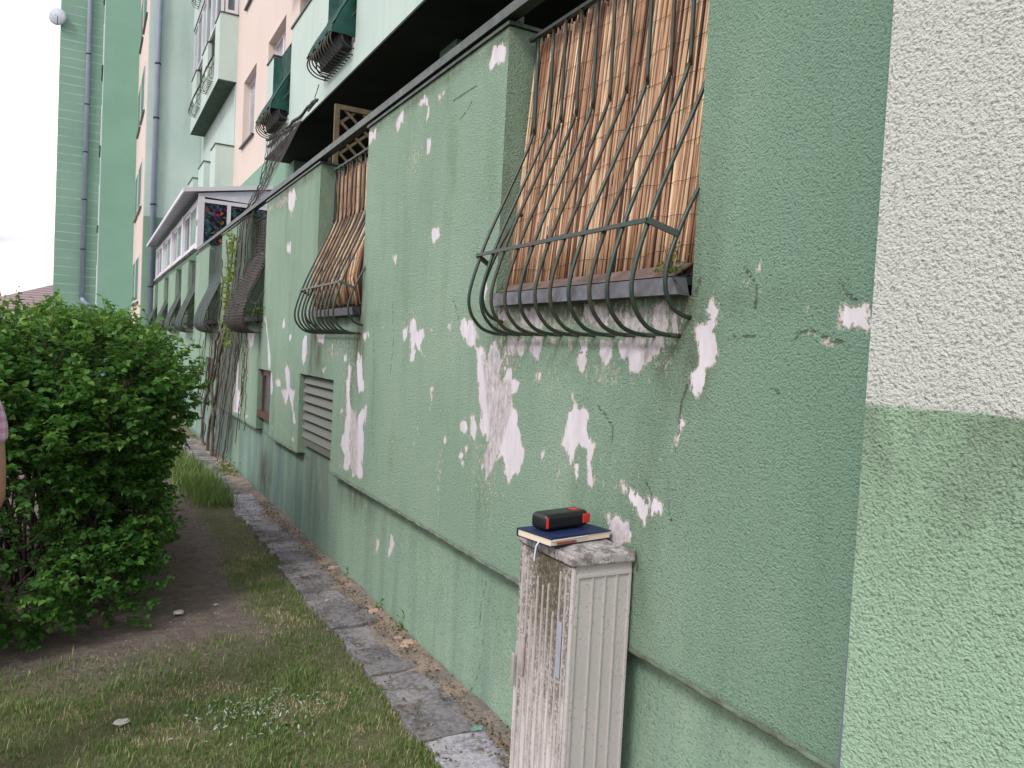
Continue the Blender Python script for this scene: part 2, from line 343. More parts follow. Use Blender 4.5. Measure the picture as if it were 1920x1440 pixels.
FLAKE = [(2.8,1.735,.3,.06,1.25),(2.1,1.74,.34,.06,1.3),(2.45,1.72,.7,.05,.95),(2.5,1.60,.6,.05,.6),(4.15,2.67,.22,.14,.8),(5.05,2.75,.1,.25,.9),(4.35,1.55,.12,.22,.55),(3.95,1.1,.07,.3,.7),(3.6,1.0,.06,.35,.8),
         (2.95,1.58,.16,.14,1.15),(2.2,1.56,.16,.09,.9),(3.9,2.18,.12,.1,.6),(5.6,1.56,.45,.12,.95),(4.3,1.0,.1,.3,.62),(7.3,.8,.3,.1,.8),(7.2,1.2,.35,.5,.8),(9.2,1.35,.5,.4,1.0),(5.25,1.25,.2,.55,.95),(7.6,2.93,.5,.07,1.25),(7.25,2.8,.1,.14,1.1),(8.2,2.95,.2,.05,1.2),
         (2.6,1.5,.2,.12,.6),(3.05,1.1,.25,.3,.8),(4.1,1.7,.5,.25,.62),(2.2,1.2,.4,.2,.45),(9.9,1.0,.6,.3,.8),(1.9,1.6,.1,.1,.7),(3.0,.9,.06,.2,.6),(9.9,1.2,.3,.4,.8),(5.3,.75,.25,.08,.8),(3.05,1.25,.3,.25,.5)]
CRACK = [[(1365,636),(1400,632),(1436,637)],[(1485,640),(1500,626),(1520,618),(1560,640)],[(1575,530),(1590,553),(1605,562)],[(1255,905),(1252,960),(1262,985)],[(935,500),(940,520)],
         [(885,190),(878,205),(862,225)],[(895,160),(880,170),(850,190)],[(1305,550),(1315,520)],[(1445,728),(1460,738)],[(1192,1035),(1195,1070)],[(1210,900),(1222,930),(1218,960)],[(700,610),(702,690),(698,780),(700,860)],[(735,560),(738,640),(732,700)],[(1120,760),(1150,800),(1148,830)],[(640,560),(655,640),(650,700)],[(850,560),(860,600)],[(1290,720),(1276,760),(1268,850)],[(1395,500),(1420,540),(1416,580)],[(1560,640),(1600,650)]]
CRACK = [[(p.y, p.z) for p in (onx(x, y, 0) for x, y in c)] for c in CRACK]

def blob(P, L_):
    a = np.zeros(len(P))
    for y, z, ry, rz, s in L_:
        a = np.maximum(a, s*np.exp(-(((P[:, 0]-y)/ry)**2+((P[:, 1]-z)/rz)**2)))
    return a
def attrs(me, P, peel=True, dirt_extra=None, flakes=True):
    n = len(P); pe = np.full(n, -.1); gr = np.zeros(n); ck = np.zeros(n)
    if peel:
        for poly in PEEL:
            a = np.array(poly); lo = a.min(0)-.06; hi = a.max(0)+.06
            m_ = np.where(((P > lo) & (P < hi)).all(1))[0]
            if len(m_): pe[m_] = np.maximum(pe[m_], sdf_poly(P[m_], poly))
        for poly in GREY:
            a = np.array(poly); lo = a.min(0)-.06; hi = a.max(0)+.06
            m_ = np.where(((P > lo) & (P < hi)).all(1))[0]
            if len(m_): gr[m_] = np.maximum(gr[m_], np.clip(sdf_poly(P[m_], poly)/.02+.4, 0, 1))
        for c in CRACK:
            for (a, b) in zip(c[:-1], c[1:]):
                a = np.array(a); b = np.array(b); e = b-a; t = np.clip(((P-a)@e)/(e@e), 0, 1)[:, None]
                d = np.hypot(*((P-a)-t*e).T); ck = np.maximum(ck, np.clip(1-d/.018, 0, 1))
    def put(nm, arr):
        at = me.attributes.new(nm, 'FLOAT', 'POINT'); at.data.foreach_set('value', np.ascontiguousarray(arr, dtype=np.float32))
    put('peel', pe); put('grey', gr); put('crack', ck)
    put('dirt', np.maximum(blob(P, DIRT) if peel else 0*pe, dirt_extra if dirt_extra is not None else 0*pe))
    put('flake', blob(P, FLAKE) if (peel and flakes) else 0*pe)

def lines(lo, hi, steps, must):
    v = []
    for a, b, s in steps: v += list(np.arange(a, b, s))
    v = [x for x in v if lo < x < hi and all(abs(x-m_) > .004 for m_ in must)] + [m_ for m_ in must if lo <= m_ <= hi] + [lo, hi]
    return np.array(sorted(set(round(x, 5) for x in v)))
def sheet(name, ys, zs, X, hole, mat, parent, extra=None, **kw):
    """grid of cells in the plane x = X, leaving out cells for which hole(yc, zc)"""
    ny, nz = len(ys), len(zs); Y, Z = np.meshgrid(ys, zs, indexing='ij')
    yc = (ys[:-1]+ys[1:])/2; zc = (zs[:-1]+zs[1:])/2
    fs = []
    for i in range(ny-1):
        for j in range(nz-1):
            if hole and hole(yc[i], zc[j]): continue
            fs.append((i*nz+j, (i+1)*nz+j, (i+1)*nz+j+1, i*nz+j+1)[::-1])
    vs = [(X, y, z) for y, z in zip(Y.ravel(), Z.ravel())]
    b = MB(); b.add(vs, fs)
    if extra: extra(b)
    o = b.build(name, mat, parent)
    P = np.array([(p[1], p[2]) for p in b.v])
    n0 = ny*nz
    kw['n0'] = n0
    return o, P

def dirtless(o):
    for nm in ('peel', 'grey', 'crack', 'flake', 'dirt'): o.data.attributes.new(nm, 'FLOAT', 'POINT')
    return o
MAT['edge'] = simple('rough render edge', (.15, .205, .15), .95, var=(.085, .09, .06), vs=18, bump=.004, bs=120)
near = empty('apartment_building', (0, 0, 0), 'nearest block with peeling green wall, barred openings and pale balcony boxes above', 'building')
def hole_main(y, z):
    for a, b in GFO:
        if a < y < b and z > SILL_Z-.03: return True
    for a, b, t in LOW:
        if a < y < b and z < t: return True
    return False
must_y = [v for o in GFO for v in o] + [v for o in LOW for v in o[:2]] + [13.0]
ys = lines(1.12, 25.3, [(1.12, 7, .0125), (7, 10.0, .022), (10., 13, .04), (13, 25.3, .3)], must_y)
zs = lines(LEDGE, TOP_Z, [(LEDGE, TOP_Z, .0125)], [SILL_Z-.03, 1.335, 1.30])
RD = .17
def reveals(b):
    for a, c in GFO:
        b.quad((0, a, SILL_Z-.03), (RD, a, SILL_Z-.03), (RD, a, TOP_Z), (0, a, TOP_Z))
        b.quad((0, c, SILL_Z-.03), (0, c, TOP_Z), (RD, c, TOP_Z), (RD, c, SILL_Z-.03))
        b.quad((0, a, SILL_Z-.03), (0, c, SILL_Z-.03), (RD, c, SILL_Z-.03), (RD, a, SILL_Z-.03))
    for a, c, t in LOW:
        b.quad((0, a, LEDGE), (.075, a, LEDGE), (.075, a, t), (0, a, t))
        b.quad((0, c, LEDGE), (0, c, t), (.075, c, t), (.075, c, LEDGE))
        b.quad((0, a, t), (.075, a, t), (.075, c, t), (0, c, t))
    edges = [1.12] + [v for o in LOW for v in o[:2]] + [25.3]
    for a, c in zip(edges[::2], edges[1::2]):     # underside of the overhang
        b.quad((0, a, LEDGE), (0, c, LEDGE), (.012, c, LEDGE-.012), (.012, a, LEDGE-.012))
        b.quad((.012, a, LEDGE-.012), (.012, c, LEDGE-.012), (.075, c, LEDGE-.010), (.075, a, LEDGE-.010))
    e2 = [1.12] + [v for o in GFO for v in o] + [25.3]
    for a, c in zip(e2[::2], e2[1::2]):           # pier tops and backs
        b.quad((0, a, TOP_Z), (RD, a, TOP_Z), (RD, c, TOP_Z), (0, c, TOP_Z))
        b.quad((RD, a, SILL_Z-.03), (RD, c, SILL_Z-.03), (RD, c, TOP_Z), (RD, a, TOP_Z))
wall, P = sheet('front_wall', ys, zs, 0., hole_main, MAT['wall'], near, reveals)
n0 = len(ys)*len(zs)
de = np.clip(1-(P[:, 1]-LEDGE)/.02, 0, 1)*.9
de = np.maximum(de, np.clip((P[:, 1]-2.99)/.04, 0, 1)*.7*(P[:, 0] > 1.9))
Pm = P.copy(); Pm[n0:] = -9
attrs(wall.data, Pm, True, de)
# even olive tint on reveals, overhang underside and pier backs
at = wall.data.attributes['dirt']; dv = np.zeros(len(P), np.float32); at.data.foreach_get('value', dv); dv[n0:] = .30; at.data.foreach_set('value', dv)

# plinth, one step behind the wall
PX = .07
ysp = lines(1.12, 25.3, [(1.12, 7, .02), (7, 13, .05), (13, 25.3, .4)], [])
zsp = lines(-.16, 1.36, [(-.16, 1.36, .02)], [])
def pback(b): b.quad((PX+.1, 1.12, -.1), (PX+.1, 1.12, 1.8), (PX+.1, 25.3, 1.8), (PX+.1, 25.3, -.1))
plinth, P = sheet('plinth', ysp, zsp, PX, None, MAT['plinth'], near, pback)
de = np.clip(1-np.abs(P[:, 1]-.62)/.06, 0, 1)*.55
de = np.maximum(de, np.clip(1-(P[:, 1]-GZ)/.06, 0, 1)*.7)
de = np.maximum(de, 1.1*np.exp(-((P[:, 0]-8.3)/.28)**2-((P[:, 1]-.2)/.3)**2))
de = np.maximum(de, .6*np.exp(-((P[:, 0]-6.2)/.5)**2-((P[:, 1]-.5)/.35)**2))
de = np.maximum(de, .7*np.exp(-((P[:, 0]-5.2)/.5)**2-((P[:, 1]-.55)/.12)**2))
de = np.maximum(de, .5*np.exp(-((P[:, 0]-10.6)/.9)**2-((P[:, 1]-.4)/.4)**2))
PK = PEEL; PEEL = [[(p.y, p.z) for p in (onx(x, y, PX) for x, y in q)] for q in
   ([(733,1000),(738,996),(741,1020),(730,1045),(727,1040)], [(706,1010),(712,1012),(710,1040),(705,1035)], [(752,1022),(756,1022),(755,1036)])]
FK = FLAKE; FLAKE = [(4.1,.3,.2,.2,.5),(2.9,.35,.1,.2,.55),(3.6,.45,.3,.1,.45),(5.0,.35,.2,.2,.5)]
DK = DIRT; DIRT = []
CK = CRACK; CRACK = [[(p.y, p.z) for p in (onx(x, y, PX) for x, y in c)] for c in ([(905,1195),(902,1240),(893,1275),(880,1300)],[(912,1090),(903,1130),(898,1180)])]; GK = GREY; GREY = []
attrs(plinth.data, P, True, de)
PEEL, FLAKE, DIRT, CRACK, GREY = PK, FK, DK, CK, GK

# right hand coarse panel in front of the corner
PO = -.06
b = MB(); PE = 1.128; b.box(PO, 1.4, -6, PE, -.2, 18.5)
ysr = lines(-2, PE, [(-2, .2, .1), (.2, PE, .02)], []); zsr = lines(-.2, 3.6, [(-.2, 3.6, .02)], [])
o, P = sheet('side_panel', ysr, zsr, PO-.003, None, MAT['panel'], near)
n_ = 0
for nm in ('peel', 'grey', 'crack', 'flake'): o.data.attributes.new(nm, 'FLOAT', 'POINT')
at = o.data.attributes.new('dirt', 'FLOAT', 'POINT')
dd = np.clip((P[:, 1]-1.02)/.5, 0, 1)**1.2*(P[:, 1] < 1.535)*.62
at.data.foreach_set('value', dd.astype(np.float32))
core = b.build('panel_core', MAT['panel'], near)
a1, a2, a3, a4 = onx(1592, 1180, -.01), onx(1594, 1180, -.01), onx(1569, 1450, -.01), onx(1590, 1450, -.01)
b = MB(); tri = [(a1.y, a1.z), (a3.y, a3.z), (a4.y-.05, a4.z), (a2.y-.05, a2.z)]
b.add([(-.010, *q) for q in tri]+[(0., *q) for q in tri], [(0,1,2,3), (7,6,5,4), (0,4,5,1), (1,5,6,2), (2,6,7,3), (3,7,4,0)])
b.build('joint_sealant', simple('blue grey sealant', (.17, .18, .27), .6), near)

# rail along the wall top, cappings
b = MB(); b.box(-.02, .05, 1.14, 14.3, 3.075, 3.10); b.box(-.025, -.015, 1.14, 14.3, 3.06, 3.105)
b.build('top_rail', MAT['cap'], near)
b = MB()
for a, c in zip([1.14]+[o[1] for o in GFO[:-1]], [o[0] for o in GFO]):
    if a > 14: continue
    MB().box(-.012, RD+.02, a-.015, c+.015, TOP_Z+.003, TOP_Z+.018).build('capping', MAT['cap'], near)
for y in (3.12, 4.97, 6.29, 8.33, 9.57, 11.47, 12.85):
    MB().box(.06, .085, y-.02, y+.02, 3.02, 3.10).build('rail_post', MAT['cap'], near)
for a, c in ((1.12, 5.60), (6.67, 7.85), (8.54, 11.97), (12.85, 25.)):
    b = MB(); n_ = int((c-a)/.03)
    b.tube([(.003+random.uniform(-.0025, .0025), a+(c-a)*i/n_, LEDGE-.002+random.uniform(-.002, .002)) for i in range(n_+1)], .0085, 7); dirtless(b.build('drip_edge', MAT['edge'], near, smooth=True))
# sills under the ground floor openings
for i, (a, c) in enumerate(GFO):
    if i == 0: mt = MAT['sill']
    else: mt = MAT['silldark']
    b = MB(); x0 = -.055; z0 = 1.80
    b.add([(RD, a+.005, 1.90), (RD, c-.005, 1.90), (x0, c-.04, 1.853), (x0, a+.03, 1.853), (x0-.004, a-.005, z0), (x0-.004, c-.075, z0)], [(0,1,2,3),(3,2,5,4)])
    b.add([(x0, a+.03, 1.853), (x0-.004, a-.005, z0), (.0, a+.01, 1.80), (.0, a+.03, 1.86)], [(0,1,2,3)])
    b.add([(x0+.004, a+.02, 1.845), (x0+.004, c-.05, 1.845), (.0, c-.05, 1.80), (.0, a+.02, 1.80)], [(0,1,2,3)])
    s_ = b.build('sill', mt, near)

# ------------------------------------------------------------------ upper parts of the near block
UBX, FX = .8, 1.2
def balcony(y0, y1, zb, zt, openings, name='balcony_front', soff='soffit', mat='pale'):
    """box parapet: front at UBX, openings cut down from the top to zb+.31"""
    b = MB(); zo = zb+.31; e = [y0]+[v for o in openings for v in o]+[y1]
    b.box(UBX, UBX+.14, y0, y1, zb+.02, zo)
    for a, c in zip(e[::2], e[1::2]): b.box(UBX, UBX+.14, a, c, zo, zt)
    b.box(UBX+.14, FX+.002, y0, y0+.14, zb+.02, zt); b.box(UBX+.14, FX+.002, y1-.14, y1, zb+.02, zt)
    o = dirtless(b.build(name, MAT[mat], near))
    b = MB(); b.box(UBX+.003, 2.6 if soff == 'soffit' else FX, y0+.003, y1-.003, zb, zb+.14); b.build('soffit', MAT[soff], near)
    for a, c in zip(e[::2], e[1::2]): MB().box(UBX-.02, UBX+.17, a-.02, c+.02, zt+.002, zt+.028).build('capping', MAT['cap'], near)
    MB().box(UBX+.17, FX, y0-.02, y0+.16, zt+.002, zt+.028).build('capping', MAT['cap'], near)
UBO = [(5.02, 6.24), (8.2, 9.36), (11.33, 12.56)]
for zb in (4.5, 7.45, 10.4): balcony(1.14, 13.04, zb, zb+1.49, UBO)
FBO = [(19.75, 21.05), (22.15, 23.45)]
for zb in (4.5, 7.45, 10.4, 13.35): balcony(18.97, 24.6, zb, zb+1.5, FBO, soff='soffit_far')
# facade plane: green base then peach, with window holes
WIN = [(16.45, 17.9, 5.75, 7.16), (13.75, 15.25, 5.75, 7.16), (16.45, 17.9, 8.72, 10.1), (13.75, 15.25, 8.72, 10.1), (16.45, 17.9, 11.65, 13.1), (13.75, 15.25, 11.65, 13.1)]
yf = [12.73]+sorted(set(v for q in WIN for v in q[:2]))+[25.3]; zf = [0, 4.94]+sorted(set(v for q in WIN for v in q[2:]))+[18.5]
b = MB(); bg_ = MB()
for i in range(len(yf)-1):
    for j in range(len(zf)-1):
        yc, zc = (yf[i]+yf[i+1])/2, (zf[j]+zf[j+1])/2
        if any(q[0] < yc < q[1] and q[2] < zc < q[3] for q in WIN): continue
        t = bg_ if zc < 4.94 else b
        t.quad((FX, yf[i], zf[j]), (FX, yf[i], zf[j+1]), (FX, yf[i+1], zf[j+1]), (FX, yf[i+1], zf[j]))
for (a, c, z0, z1) in WIN:
    for p, q in (((a, z0), (a, z1)), ((c, z0), (c, z1)), ((a, z0), (c, z0)), ((a, z1), (c, z1))):
        b.quad((FX, *p), (FX, *q), (FX+.17, *q), (FX+.17, *p))
b.quad((FX, 12.73, 4.94), (2.7, 12.73, 4.94), (2.7, 12.73, 18.5), (FX, 12.73, 18.5))
bg_.quad((FX, 12.73, 0), (2.7, 12.73, 0), (2.7, 12.73, 4.94), (FX, 12.73, 4.94))
dirtless(b.build('facade', MAT['peach'], near)); dirtless(bg_.build('facade_base', MAT['base_green'], near))
for (a, c, z0, z1) in WIN:
    fr = MB(); X = FX+.13; t = .07
    fr.box(X, X+.05, a, a+t, z0, z1); fr.box(X, X+.05, c-t, c, z0, z1); fr.box(X, X+.05, a+t, c-t, z0, z0+t); fr.box(X, X+.05, a+t, c-t, z1-t, z1)
    fr.box(X-.01, X+.05, (a+c)/2-.05, (a+c)/2+.05, z0+t, z1-t)
    f_ = fr.build('window', MAT['white'], near)
    MB().box(X+.02, X+.03, a+t, c-t, z0+t, z1-t).build('pane', MAT['glass_pale'], f_)
    MB().box(FX-.06, FX+.13, a-.02, c+.02, z0-.03, z0).build('window_sill', MAT['silldark'], f_)
# loggia interior behind the ground floor wall
b = MB(); b.box(2.6, 2.7, 1.14, 12.73, 0, 18.5); b.box(FX, 2.6, 4.2, 4.3, 1.9, 4.5)
b.box(RD+.005, 2.6, 1.14, 25.2, 1.75, 1.80); b.box(RD+.01, .3, 1.14, 14.2, 1.8, 1.86)
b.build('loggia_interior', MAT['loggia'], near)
b = MB(); b.box(1.34, 1.5, 6.75, 7.15, 1.8, 4.498); b.build('column', simple('dim green column paint', (.13, .22, .16), .85), near)
b = MB(); b.box(-.06, 1.4, 1.14, 25.3, 18.5, 18.7); b.build('roof', MAT['cap'], near)

# glazed windows standing on the far balcony boxes
def glazing(y0, y1, z0, z1, n, parent, X=UBX+.02):
    w_ = (y1-y0)/n
    for k in range(n):
        a = y0+k*w_; c = a+w_; t = .06; fr = MB()
        fr.box(X, X+.06, a, a+t, z0, z1); fr.box(X, X+.06, c-t, c-.002, z0, z1); fr.box(X, X+.06, a+t, c-t, z0, z0+t); fr.box(X, X+.06, a+t, c-t, z1-t, z1)
        f_ = fr.build('window', MAT['white'], parent)
        MB().box(X+.02, X+.03, a+t, c-t, z0+t, z1-t).build('pane', MAT['glass_pale' if k % 2 else 'glass'], f_)
glazing(19.0, 24.6, 8.99, 10.38, 6, near); 
b = MB(); b.box(UBX+.1, FX-.02, 18.99, 19.05, 8.99, 9.06); b.box(UBX+.1, UBX+.16, 18.99, 19.05, 9.06, 10.38); b.box(FX-.1, FX-.02, 18.99, 19.05, 9.06, 10.38)
f_ = b.build('window', MAT['white'], near); MB().box(UBX+.16, FX-.1, 19.01, 19.02, 9.06, 10.38).build('pane', MAT['glass'], f_)
# dark band behind glazed storeys
dirtless(MB().box(FX-.012, FX-.003, 18.99, 25.28, 4.95, 18.4).build('facade', MAT['pale_far'], near))

# ------------------------------------------------------------------ louvre and cellar windows in the plinth
lv = MB(); a, c, z0, z1 = 5.66, 6.60, .80, 1.33
fr = MB(); fr.box(.045, PX+.03, a-.045, a, z0-.03, z1); fr.box(.045, PX+.03, c, c+.05, z0-.03, z1); fr.box(.03, PX+.03, a, c, z0-.06, z0)
f_ = keep(fr.build('louvre_vent', MAT['slat'], None), near); MB().box(PX-.004, PX-.002, a, c, z0, z1).build('vent_backing', MAT['darkslot'], f_)
for k in range(7):
    z = z0+.005+k*.076
    q = MB(); q.add([(.020, a, z), (.020, c-.02, z), (.022, c-.005, z+.018), (.058, c-.003, z+.062), (.058, a, z+.068), (.024, a, z-.006), (.062, a, z+.062), (.024, c-.02, z-.006), (.062, c-.003, z+.056)],
                    [(0,1,2,3,4), (0,5,7,1), (5,6,8,7)])
    q.build('slat', MAT['slat'], f_)
for (a, c, t) in LOW[1:]:
    fr = MB(); z0, z1 = .84, t-.01; X = PX-.035; w_ = .055
    fr.box(X, X+.05, a, a+w_, z0, z1); fr.box(X, X+.05, c-w_-.05, c-.05, z0, z1); fr.box(X, X+.05, a, c, z1-w_, z1); fr.box(X-.03, X+.05, a, c, z0-.045, z0+.02)
    f_ = fr.build('cellar_window', MAT['brownwood'], near)
    MB().box(X+.015, X+.02, a+w_, c-w_-.05, z0+.02, z1-w_).build('pane', MAT['glass'], f_)

# ------------------------------------------------------------------ window grilles
PROF = [(.082, 1.28), (.082, .90), (.077, .87), (.05, .79), (-.04, .58), (-.11, .42), (-.15, .31), (-.178, .22), (-.192, .15), (-.187, .10), (-.168, .06), (-.13, .022), (-.09, .006), (-.05, 0), (0., 0)]
def spline(pr, k=3):
    out = []
    for i in range(len(pr)-1):
        p0, p1, p2, p3 = pr[max(i-1, 0)], pr[i], pr[i+1], pr[min(i+2, len(pr)-1)]
        for j in range(k):
            t = j/k
            out.append(tuple(.5*((2*p1[q])+(-p0[q]+p2[q])*t+(2*p0[q]-5*p1[q]+4*p2[q]-p3[q])*t*t+(-p0[q]+3*p1[q]-3*p2[q]+p3[q])*t**3) for q in (0, 1)))
    return out+[pr[-1]]
SP = spline(PROF)
SIDE = [(.10, 1.28), (.10, .60), (.05, .52), (-.02, .40), (-.07, .29), (-.10, .20), (-.10, .13), (-.07, .08), (-.03, .06), (0, .055)]
SS = spline(SIDE)
_bm = {}
def bar_mesh(kind, mat, n=8):
    k = (kind, mat.name, n)
    if k not in _bm:
        b = MB(); b.tube([(x, 0, z) for x, z in (SP if kind == 'front' else SS)][::(1 if n > 5 else 2)] , .0072, n)
        o = b.build('bar', mat, None, smooth=True); _bm[k] = o.data; bpy.data.objects.remove(o)
    return _bm[k]
def grille(X, zb, y0, y1, nb, label, group='curved green steel window grilles', mat='barmetal', n=8, lean=0):
    g = empty('window_grille', (X, (y0+y1)/2, zb), label, 'window grille', group)
    yc = (y0+y1)/2
    for k in range(nb):
        y = y0+(y1-y0)*k/(nb-1)-yc
        old = mat == 'barmetal' and 2 <= k <= 8 and X == 0 and k % 3 != 0
        o = bpy.data.objects.new('bar', bar_mesh('front', MAT['barold' if old else mat], n)); C.objects.link(o); o.parent = g; o.location = (random.uniform(-.004, .004), y+random.uniform(-.006, .006), 0)
        o.rotation_euler = (random.uniform(-.006, .006)+lean, 0, 0)
    for y in (y0-.045-yc, y1+.045-yc):
        o = bpy.data.objects.new('bar', bar_mesh('side', MAT[mat], n)); C.objects.link(o); o.parent = g; o.location = (0, y, 0)
    b = MB(); b.bar((-.155, y0-.01-yc, .33), (-.155, y1+.012-yc, .325), .010, .013)
    b.bar((-.155, y0-.01-yc, .33), (-.07, y0-.05-yc, .295), .012, .018); b.bar((-.155, y1+.01-yc, .325), (-.07, y1+.05-yc, .29), .012, .018)
    b.build('middle_rail', MAT[mat], g)
    b = MB(); b.bar((.082, y0-.07-yc, 1.283), (.082, y1+.07-yc, 1.288), .022, .014); b.build('upper_rail', MAT[mat], g)
    b = MB(); b.bar((-.035, y0-.03-yc, .0), (-.035, y1+.02-yc, .0), .012, .008); b.build('lower_rail', MAT['barold'], g)
    return g
grille(0, 1.68, 1.835, 2.95, 11, 'nearest and largest curved green window grille, right before its reed screen')
grille(0, 1.68, 5.02, 6.08, 11, 'second curved green window grille, above the louvre vent')
G3 = grille(0, 1.68, 8.42, 9.42, 10, 'curved window grille wrapped in dark netting, between the vine and the second reed screen', mat='barold', n=6)
G4 = grille(0, 1.68, 11.6, 12.6, 9, 'curved window grille behind netting, on the far side of the yellow green vine', mat='barold', n=6)
GFAR = [grille(0, 1.68, a+.08, c-.1, 8, lb, mat='barold', n=5) for (a, c), lb in zip(GFO[4:], (
    'curved grille with grey cloth, first one under the white sunroom', 'curved grille under the sunroom, second from its near corner',
    'curved grille under the sunroom, third from its near corner', 'farthest ground floor grille, beside the downpipe foot'))]
GU1 = grille(UBX, 4.69, 8.27, 9.25, 11, 'upper floor grille with green cloth, the nearer of the two under the top edge', n=6, mat='barold')
GU2 = grille(UBX, 4.69, 11.40, 12.42, 11, 'upper floor grille with green cloth beside the peach facade windows', n=6, mat='barold')
for g in (GU1, GU2): g.scale = (1.3, 1, 1)
FG = ['small curved grille on the pale far balcony box, middle storey, near opening', 'small curved grille on the pale far balcony box, middle storey, far opening',
      'small grille on the topmost visible far balcony, near opening', 'small grille on the topmost visible far balcony, far opening']
k = 0
for zb in (7.45, 10.4):
    for a, c in FBO:
        grille(UBX, zb+.19, a+.1, c-.1, 9, FG[k], n=4, mat='barold'); k += 1

# ------------------------------------------------------------------ reed screens
def reed_mat():
    m = NT('reed cane'); t = m.attr('tone'); n_ = m.noise(40, 4, .7, m.map((1, 1, .12)))
    c = m.n('ValToRGB', {0: t}).outputs[0]; rp = c.node.color_ramp
    rp.elements[0].position = 0; rp.elements[0].color = (.06, .028, .02, 1); rp.elements[1].position = 1; rp.elements[1].color = (.78, .60, .40, 1)
    for p, q in ((.16, (.17, .08, .05, 1)), (.4, (.38, .20, .11, 1)), (.7, (.56, .37, .225, 1))):
        e = rp.elements.new(p); e.color = q
    c = m.mix(m.math('MULTIPLY', m.mr(n_, .5, .75), .55), c, (.12, .07, .04))
    m.bump(n_, .002, .6)
    return m.fin(c, .62, spec=.3)
MAT['reed'] = reed_mat()
def reeds(y0, y1, prof, ztop, zbot, n, label, rad=.0042, rag=.03):
    root = empty('reed_screen', (0, (y0+y1)/2, zbot), label, 'reed screen', 'reed cane screens behind the grilles')
    b = MB(); tone = []
    for layer in range(2):
        for k in range(n):
            y = y0+(y1-y0)*(k+random.random())/n; r = rad*random.uniform(.6, 1.35); off = layer*.008+random.uniform(0, .006)
            zt = ztop+random.uniform(-rag*2, .01); zb_ = zbot+random.uniform(-.012, rag*.8)
            tilt = random.gauss(0, .011); pts = []; j0 = random.uniform(0, 6)
            for q in range(7):
                z = zb_+(zt-zb_)*q/6; pts.append((prof(z)+off+.002*math.sin(j0+q), y+tilt*(z-zbot)+.003*math.sin(j0*2+q*1.3), z))
            nv = len(b.v); b.tube(pts, r, 5, cap=True)
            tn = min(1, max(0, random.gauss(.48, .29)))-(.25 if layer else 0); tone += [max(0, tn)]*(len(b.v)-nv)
    o = b.build('canes', MAT['reed'], root, smooth=True); o.location = -root.location
    at = o.data.attributes.new('tone', 'FLOAT', 'POINT'); at.data.foreach_set('value', tone)
    b = MB()
    zz = zbot+.08
    while zz < ztop-.04:
        pts = []; ph = random.random()*6
        for q in range(41):
            y = y0+(y1-y0)*q/40; z = zz+.010*math.sin(q*.35+ph)+random.uniform(-.003, .003); pts.append((prof(z)-.006-.002*(q % 2), y, z))
        b.tube(pts, .0009, 4); zz += .115
    o = b.build('binding_wire', MAT['rope'], root); o.location = -root.location
    o2 = MB().box(0, .004, y0, y1, zbot+.02, ztop-.08)
    vs = []
    b = MB(); zs_ = np.linspace(zbot+.02, ztop-.09, 8)
    for z in zs_: vs += [(prof(z)+.024, y0, z), (prof(z)+.024, y1, z)]
    b.add(vs, [(2*i, 2*i+1, 2*i+3, 2*i+2) for i in range(7)]); o = b.build('gap_backing', simple('dark sheet behind canes', (.035, .022, .016), .9), root); o.location = -root.location  # dark sheet added so the gaps between canes read dark
    return root
lerp = lambda z, pts: float(np.interp(z, [p[0] for p in pts], [p[1] for p in pts]))
reeds(1.80, 3.055, lambda z: lerp(z, [(1.86, .040), (3.0, .135)]), 2.985, 1.875, 195, 'large golden reed screen behind the nearest grille')
reeds(5.03, 6.22, lambda z: lerp(z, [(1.86, .0), (2.0, -.05), (2.25, -.01), (2.58, .116), (3.0, .12)]), 2.95, 1.88, 95, 'smaller golden reed screen behind the second grille, above the louvre', rad=.0055)
# grey board at the foot of the near screen
b = MB(); b.hexa([(-.048, 1.83, 1.858), (-.048, 2.96, 1.858), (-.036, 2.96, 1.858), (-.036, 1.83, 1.858), (.030, 1.83, 1.905), (.030, 3.0, 1.897), (.042, 3.0, 1.897), (.042, 1.83, 1.905)])
tag(b.build('sill_board', simple('weathered grey board', (.20, .145, .125), .85, var=(.10, .07, .055), vs=12, bump=.002)), 'weathered grey brown board lying on the nearest sill under the canes', 'board')

# ------------------------------------------------------------------ netting (alpha grid in metres)
def net_mat(name, col, cell, strand, solid=0.):
    m = NT(name); uv = m.n('TexCoord').outputs['UV']; s_ = m.sep(uv)
    wob = m.mr(m.noise(3., 2, .5, uv), 0, 1, -.4, .4)
    def ln(v):
        q = m.math('ADD', m.math('DIVIDE', v, cell), wob)
        return m.math('LESS_THAN', m.math('FRACT', q), strand)
    a = m.math('MAXIMUM', ln(s_[0]), ln(s_[1]))
    if solid: a = m.math('MAXIMUM', a, solid)
    c = m.mix(m.mr(m.noise(6, 3), .35, .65), col, tuple(x*1.7 for x in col)); m.fin(c, .8); m.set(m.bsdf, 'Alpha', a); return m.mat
MAT['net'] = net_mat('black bird netting', (.05, .045, .04), .034, .24)
MAT['netfine'] = net_mat('grey green shade net', (.05, .07, .06), .010, .48)
MAT['netgreen'] = net_mat('green shade cloth', (.008, .045, .036), .008, .62, .93)
